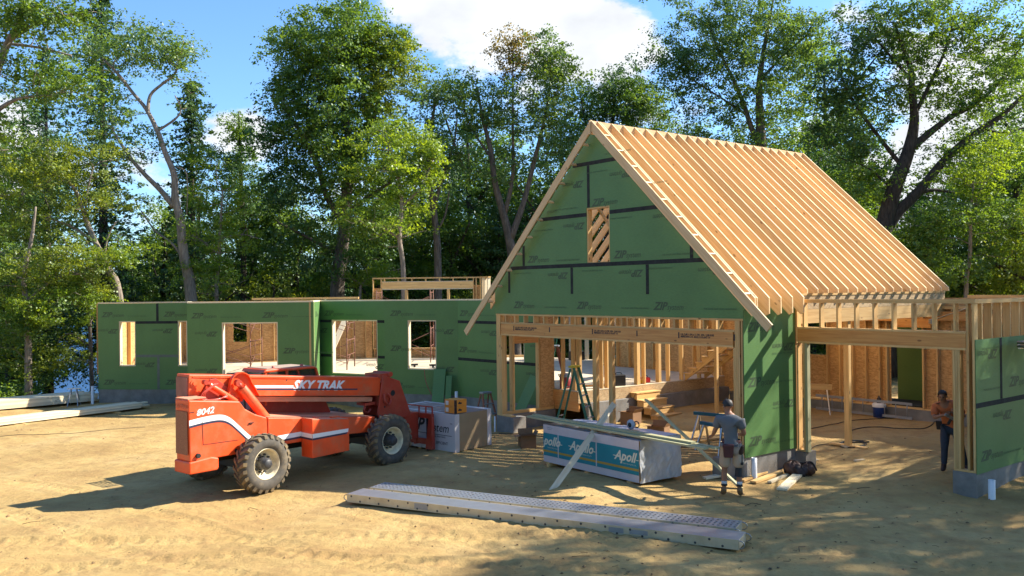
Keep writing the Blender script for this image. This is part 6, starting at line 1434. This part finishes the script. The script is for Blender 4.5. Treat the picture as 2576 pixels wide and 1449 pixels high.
tree('beech_tree', 'lime leaved beech with tiered branches right of the leaning trunk', b, [based(b, lim([(545, 750, .09), (550, 660, .08), (555, 560, .06), (560, 480, .03)], Y)), lim([(550, 640, .05), (500, 600, .04), (460, 590, .02)], Y), lim([(550, 600, .05), (610, 590, .03), (650, 600, .02)], Y)], [cr(560, 500, Y, 90, 50, 28), cr(540, 590, Y, 110, 50, 34), cr(530, 690, Y, 110, 45, 32), cr(520, 400, Y, 70, 60, 20)], 'leaf_lime', 'bark_pale', per=56, size=.16, crad=.68, seed=25, flat=.35, accents={3: 'leaf_maple'})
# right-hand thicket
Y = 36; b = bs(2440, Y)
tree('maple_tree', 'bright young maple with thin stem in the thicket at the right', b, [based(b, lim([(2430, 740, .09), (2440, 640, .08), (2442, 540, .06), (2450, 460, .03)], Y))], [cr(2440, 460, Y, 80, 50, 26), cr(2500, 400, Y, 90, 60, 24), cr(2400, 560, Y, 110, 60, 34), cr(2520, 560, Y, 80, 90, 34)], 'leaf_lime', 'bark_pale', per=56, size=.15, crad=.62, seed=26, flat=.45, accents={2: 'leaf_maple', 3: 'leaf_maple'})
Y = 41; b = bs(2540, Y)
tree('deciduous_tree', 'dark bushy tree filling the right edge under the oak limb', b, [based(b, lim([(2540, 700, .2), (2550, 560, .15), (2560, 450, .1), (2570, 380, .05)], Y))], [cr(2560, 450, Y, 90, 90, 40), cr(2500, 600, Y, 120, 90, 46), cr(2440, 680, Y, 120, 60, 40)], 'leaf_dark', 'bark_dark', per=66, size=.19, crad=.85, seed=27, accents={1: 'leaf_maple'})
Y = 37; b = bs(2300, Y)
tree('deciduous_tree', 'mid green tree in shade between the roof end and the thicket', b, [based(b, lim([(2300, 740, .14), (2310, 660, .11), (2320, 580, .06)], Y))], [cr(2310, 600, Y, 100, 50, 34), cr(2350, 670, Y, 120, 60, 46), cr(2270, 680, Y, 60, 60, 18)], 'leaf_maple', 'bark_dark', per=64, size=.17, crad=.75, seed=28)

# wood behind: a few different trees repeated
def bg_proto(label, seed, leaf, H_, R_, n, per=60, size=.24):
    r = np.random.default_rng(seed); limbs = [[(0, 0, -.3, .26), (.1, 0, H_ * .3, .2), (-.1, .2, H_ * .6, .13), (0, 0, H_ * .92, .04)]]
    for k in range(5):
        a = r.random() * 6.28; z = H_ * (.3 + .1 * k); limbs.append([(0, 0, z, .1), (math.cos(a) * R_ * .4, math.sin(a) * R_ * .4, z + H_ * .1, .07), (math.cos(a) * R_ * .8, math.sin(a) * R_ * .8, z + H_ * .2, .03)])
    crown = [((0, 0, H_ * .78), (R_ * .7, R_ * .7, H_ * .22), n // 3), ((0, 0, H_ * .52), (R_, R_, H_ * .22), n // 3), ((0, 0, H_ * .24), (R_ * .95, R_ * .95, H_ * .20), n // 3)]
    return tree('forest_tree', label, (0, 0, 0), limbs, crown, leaf, 'bark_dark', per, size, 1.05, seed, 'trees of the wood behind the site')
protos = [(bg_proto('dark green tree in the wood behind the site', 51, 'leaf_dark', 15, 3.6, 150), 'dark'), (bg_proto('mid green tree in the wood behind the site', 52, 'leaf_maple', 13, 3.4, 135), 'mid'), (bg_proto('grey green airy tree in the wood behind the site', 53, 'leaf_grey', 17, 3.6, 120), 'grey'), (bg_proto('olive leaved low tree in the wood behind the site', 54, 'leaf_olive', 7.5, 3.0, 96, 60, .2), 'low')]
used = set()
def bgt(k, px, Y, s=1., rz=None):
    o = protos[k][0]
    if k in used: o = copy_tree(o)
    used.add(k); b = bs(px, Y); o.location = b; o.rotation_euler = (0, 0, random.uniform(0, 6.28)); o.scale = (s, s, s * random.uniform(.92, 1.08))
for k, px, Y, s in [(0, 20, 58, 1.0), (3, 20, 44, 1.1), (0, 330, 60, .8), (3, 330, 47, .8), (1, 400, 64, .7), (3, 430, 48, .85), (0, 560, 66, .72), (3, 620, 50, .8), (3, 740, 52, .8), (0, 700, 62, .65),
                    (0, 900, 54, .95), (1, 790, 56, .85), (1, 1010, 52, .95), (0, 1080, 60, .95), (3, 1000, 50, .9), (0, 1160, 52, .8), (3, 1180, 48, .9), (1, 1220, 56, .95), (2, 1180, 66, .9), (0, 1340, 54, .95), (3, 1340, 50, 1.), (1, 1430, 56, .95), (0, 1460, 62, 1.05), (2, 1650, 58, 1.0), (0, 1620, 52, .95),
                    (0, 1760, 50, .95), (1, 1850, 56, 1.0), (2, 2060, 60, 1.1), (0, 2040, 50, 1.0), (1, 2140, 46, .72), (1, 2200, 52, .8), (0, 2300, 50, .65), (0, 2400, 46, .68), (3, 2350, 42, .9), (3, 2460, 41, .9), (0, 2520, 50, .8), (1, 2600, 44, .9), (3, 2560, 38, .9), (3, 2270, 40, .8), (3, -60, 40, 1.1), (1, -80, 48, 1.0), (3, 2680, 36, 1.1), (2, 2480, 60, .9), (2, 2700, 52, 1.1), (1, 420, 50, .95), (0, 500, 53, .9), (1, 575, 55, .78), (0, 650, 51, .85), (1, 740, 50, .95), (0, 960, 49, .85), (1, 1130, 50, .95), (0, 1260, 51, .9), (3, 520, 45, .9), (3, 690, 46, .9), (3, 860, 48, .9), (1, 1720, 50, .9), (0, 1930, 52, .95), (0, 1390, 50, .9), (0, 1180, 55, 1.25), (1, 1300, 58, 1.35), (0, 1420, 57, 1.3), (2, 1240, 62, 1.3), (0, 1600, 56, 1.2), (1, 1780, 56, 1.2), (2, 1700, 60, 1.25), (0, 1860, 58, 1.15), (1, 1990, 54, 1.15), (2, 2080, 56, 1.2), (0, 2150, 54, 1.1), (1, 980, 58, 1.2), (0, 1060, 60, 1.25), (2, 640, 60, 1.0), (0, 60, 56, 1.35), (1, -20, 52, 1.3), (1, 420, 58, 1.1), (2, 2600, 56, 1.3), (0, 2480, 58, 1.1), (1, 2340, 56, .95)]:
    bgt(k, px, Y, s)
# the wood closes in round the clearing behind and beside the camera as well
for k, (x, y, s) in enumerate([(-30, 10, 1.3), (-32, 22, 1.2), (-27, -2, 1.3), (-19, -10, 1.4), (-10, -14, 1.4), (-1, -15, 1.3), (8, -14, 1.4), (17, -11, 1.4), (26, -5, 1.3), (-34, -10, 1.4), (-15, -20, 1.6), (4, -22, 1.6)]):
    o = copy_tree(protos[k % 3][0]); o.location = (x, y, -.2); o.rotation_euler = (0, 0, k * 1.3); o.scale = (s, s, s)
# undergrowth round the edges
r = np.random.default_rng(9); Cc = []
for k in range(520):
    px = r.uniform(-150, 2750); Y = r.uniform(39, 56)
    if 80 < px < 330 and Y < 60: continue
    p = at(px, 740, Y)
    if px < 420 and r.random() < .3: continue
    Cc.append((p.x, Y, tz(p.x, Y) + r.uniform(.1, 1.1)))
for k in range(40): x = r.uniform(-26, -19.5); y = r.uniform(34, 38); Cc.append((x, y, tz(x, y) + r.uniform(0, .4)))
me = leaves_mesh('undergrowth', np.array(Cc), r.uniform(.5, 1.2, len(Cc)), 120, .12, 'leaf_maple', r, .6); o = bpy.data.objects.new('undergrowth', me); COL.objects.link(o); o['kind'] = 'stuff'; o['label'] = 'green undergrowth of shrubs at the edge of the wood'; o['category'] = 'undergrowth'
# far shore wood across the lake
Cc = np.stack([r.uniform(-330, 260, 5200), r.uniform(236, 330, 5200)], 1); zz = terrain(Cc[:, 0], Cc[:, 1]) * .42 + r.uniform(0, 7, len(Cc))
me = leaves_mesh('far_shore_wood', np.column_stack([Cc, zz]), r.uniform(3, 5.5, len(Cc)), 26, 2.2, 'leaf_dark', r, .8); o = bpy.data.objects.new('far_shore_wood', me); COL.objects.link(o); o['kind'] = 'stuff'; o['label'] = 'wooded far shore across the lake'; o['category'] = 'wood'
# trees just beside the picture on the right, whose broken shade falls over the yard
def side_tree(label, x, y, H_, R_, seed, n=60, per=60):
    return tree('deciduous_tree', label, (x, y, 0), [[(x, y, -.2, .24), (x + .1, y, H_ * .4, .2), (x - .2, y + .2, H_ * .7, .12), (x, y, H_ * .95, .04)]] + [[(x, y, H_ * (.35 + .12 * k), .09), (x + math.cos(k * 2.1) * R_ * .5, y + math.sin(k * 2.1) * R_ * .5, H_ * (.5 + .1 * k), .06), (x + math.cos(k * 2.1) * R_ * .9, y + math.sin(k * 2.1) * R_ * .9, H_ * (.6 + .09 * k), .03)] for k in range(4)],
        [((x, y, H_ * .70), (R_, R_, H_ * .26), n)], 'leaf_maple', 'bark', per, .2, .8, seed)
adj = 'broad tall loose dense slender spreading towering light high low narrow compact rounded young old leaning crowded shaded bushy upright twiggy'.split()
for k, (x, y, H_, R_, n) in enumerate(((18.6, 19.4, 10.5, 3.2, 44), (28, 15.8, 24, 4.6, 100), (24.5, 14.3, 24, 4.0, 88), (30.5, 19.2, 24, 4.4, 90), (25.2, 18.4, 22, 3.2, 64), (21, 11.6, 22, 3.6, 76), (29, 12.4, 24, 4.8, 100), (33, 15.4, 23, 4.5, 80),
        (18.6, 14.2, 22, 2.2, 40), (22.0, 19.0, 20, 2.1, 50), (28.4, 20.4, 21, 3.4, 64), (34, 26.2, 24.5, 4.0, 60), (25, 9.0, 22, 4.2, 80), (32, 9.5, 22, 4.4, 70), (24.6, 25.4, 15.3, 3.5, 74), (26.5, 30, 15.5, 3.6, 64), (20.5, 9.6, 21, 3.2, 70), (25.5, 11.4, 22, 3.4, 80), (31.5, 17.0, 24, 3.6, 80), (23.6, 21.3, 18.5, 2.0, 44))):
    side_tree(adj[k] + ' leafy tree standing right of the yard outside the picture', x, y, H_, R_, 61 + k, n, 62)

# twigs, dead leaves and clods on the sand
r = np.random.default_rng(5); m = MB()
for k in range(620):
    Y = 8 + 22 * r.random() ** 1.3; X = r.uniform(-.62, .62) * Y
    if k > 300: X = r.uniform(0, 8) ; Y = r.uniform(8.5, 17)
    z = tz(X, Y); a = r.random() * 6.28; l = r.uniform(.03, .12) if r.random() < .9 else r.uniform(.15, .34)
    if r.random() < .45: m.tube([(X, Y, z + .008), (X + math.cos(a) * l * .5, Y + math.sin(a) * l * .5, z + .008 + l * .08), (X + math.cos(a + .4) * l, Y + math.sin(a + .4) * l, z + .01)], .002 + l * .009, 4)
    else:
        s_ = .02 + .03 * r.random(); m.poly([(X, Y, z + .006), (X + s_ * math.cos(a), Y + s_ * math.sin(a), z + .02), (X + s_ * 1.5 * math.cos(a + .7), Y + s_ * 1.5 * math.sin(a + .7), z + .012), (X + s_ * math.cos(a + 1.4), Y + s_ * math.sin(a + 1.4), z + .02)])
MT['litter'] = paint('dead_leaf', (.07, .042, .022), .9, var=.6, scale=4)
o = m.build('ground_litter', 'litter'); o['kind'] = 'stuff'; o['label'] = 'scattered twigs and dead leaves on the sand'; o['category'] = 'litter'
r = np.random.default_rng(6); m = MB()
for k in range(900):
    Y = 8 + 24 * r.random() ** 1.4; X = r.uniform(-.62, .6) * Y; z = tz(X, Y); s_ = .008 + .03 * r.random() ** 3
    V = [Vector((X, Y, z)) + Vector(d) * s_ * (.7 + .6 * r.random()) for d in ((1, 0, 0), (0, 1, 0), (-1, 0, 0), (0, -1, 0), (0, 0, .8), (0, 0, -.5))]
    m.mesh(V, [(0, 1, 4), (1, 2, 4), (2, 3, 4), (3, 0, 4), (1, 0, 5), (2, 1, 5), (3, 2, 5), (0, 3, 5)])
MT['clod'] = paint('earth_clod', (.24, .15, .07), .95, var=.4, scale=3)
o = m.build('earth_clods', 'clod'); o['kind'] = 'stuff'; o['label'] = 'small clods and pebbles strewn over the sand'; o['category'] = 'clods'
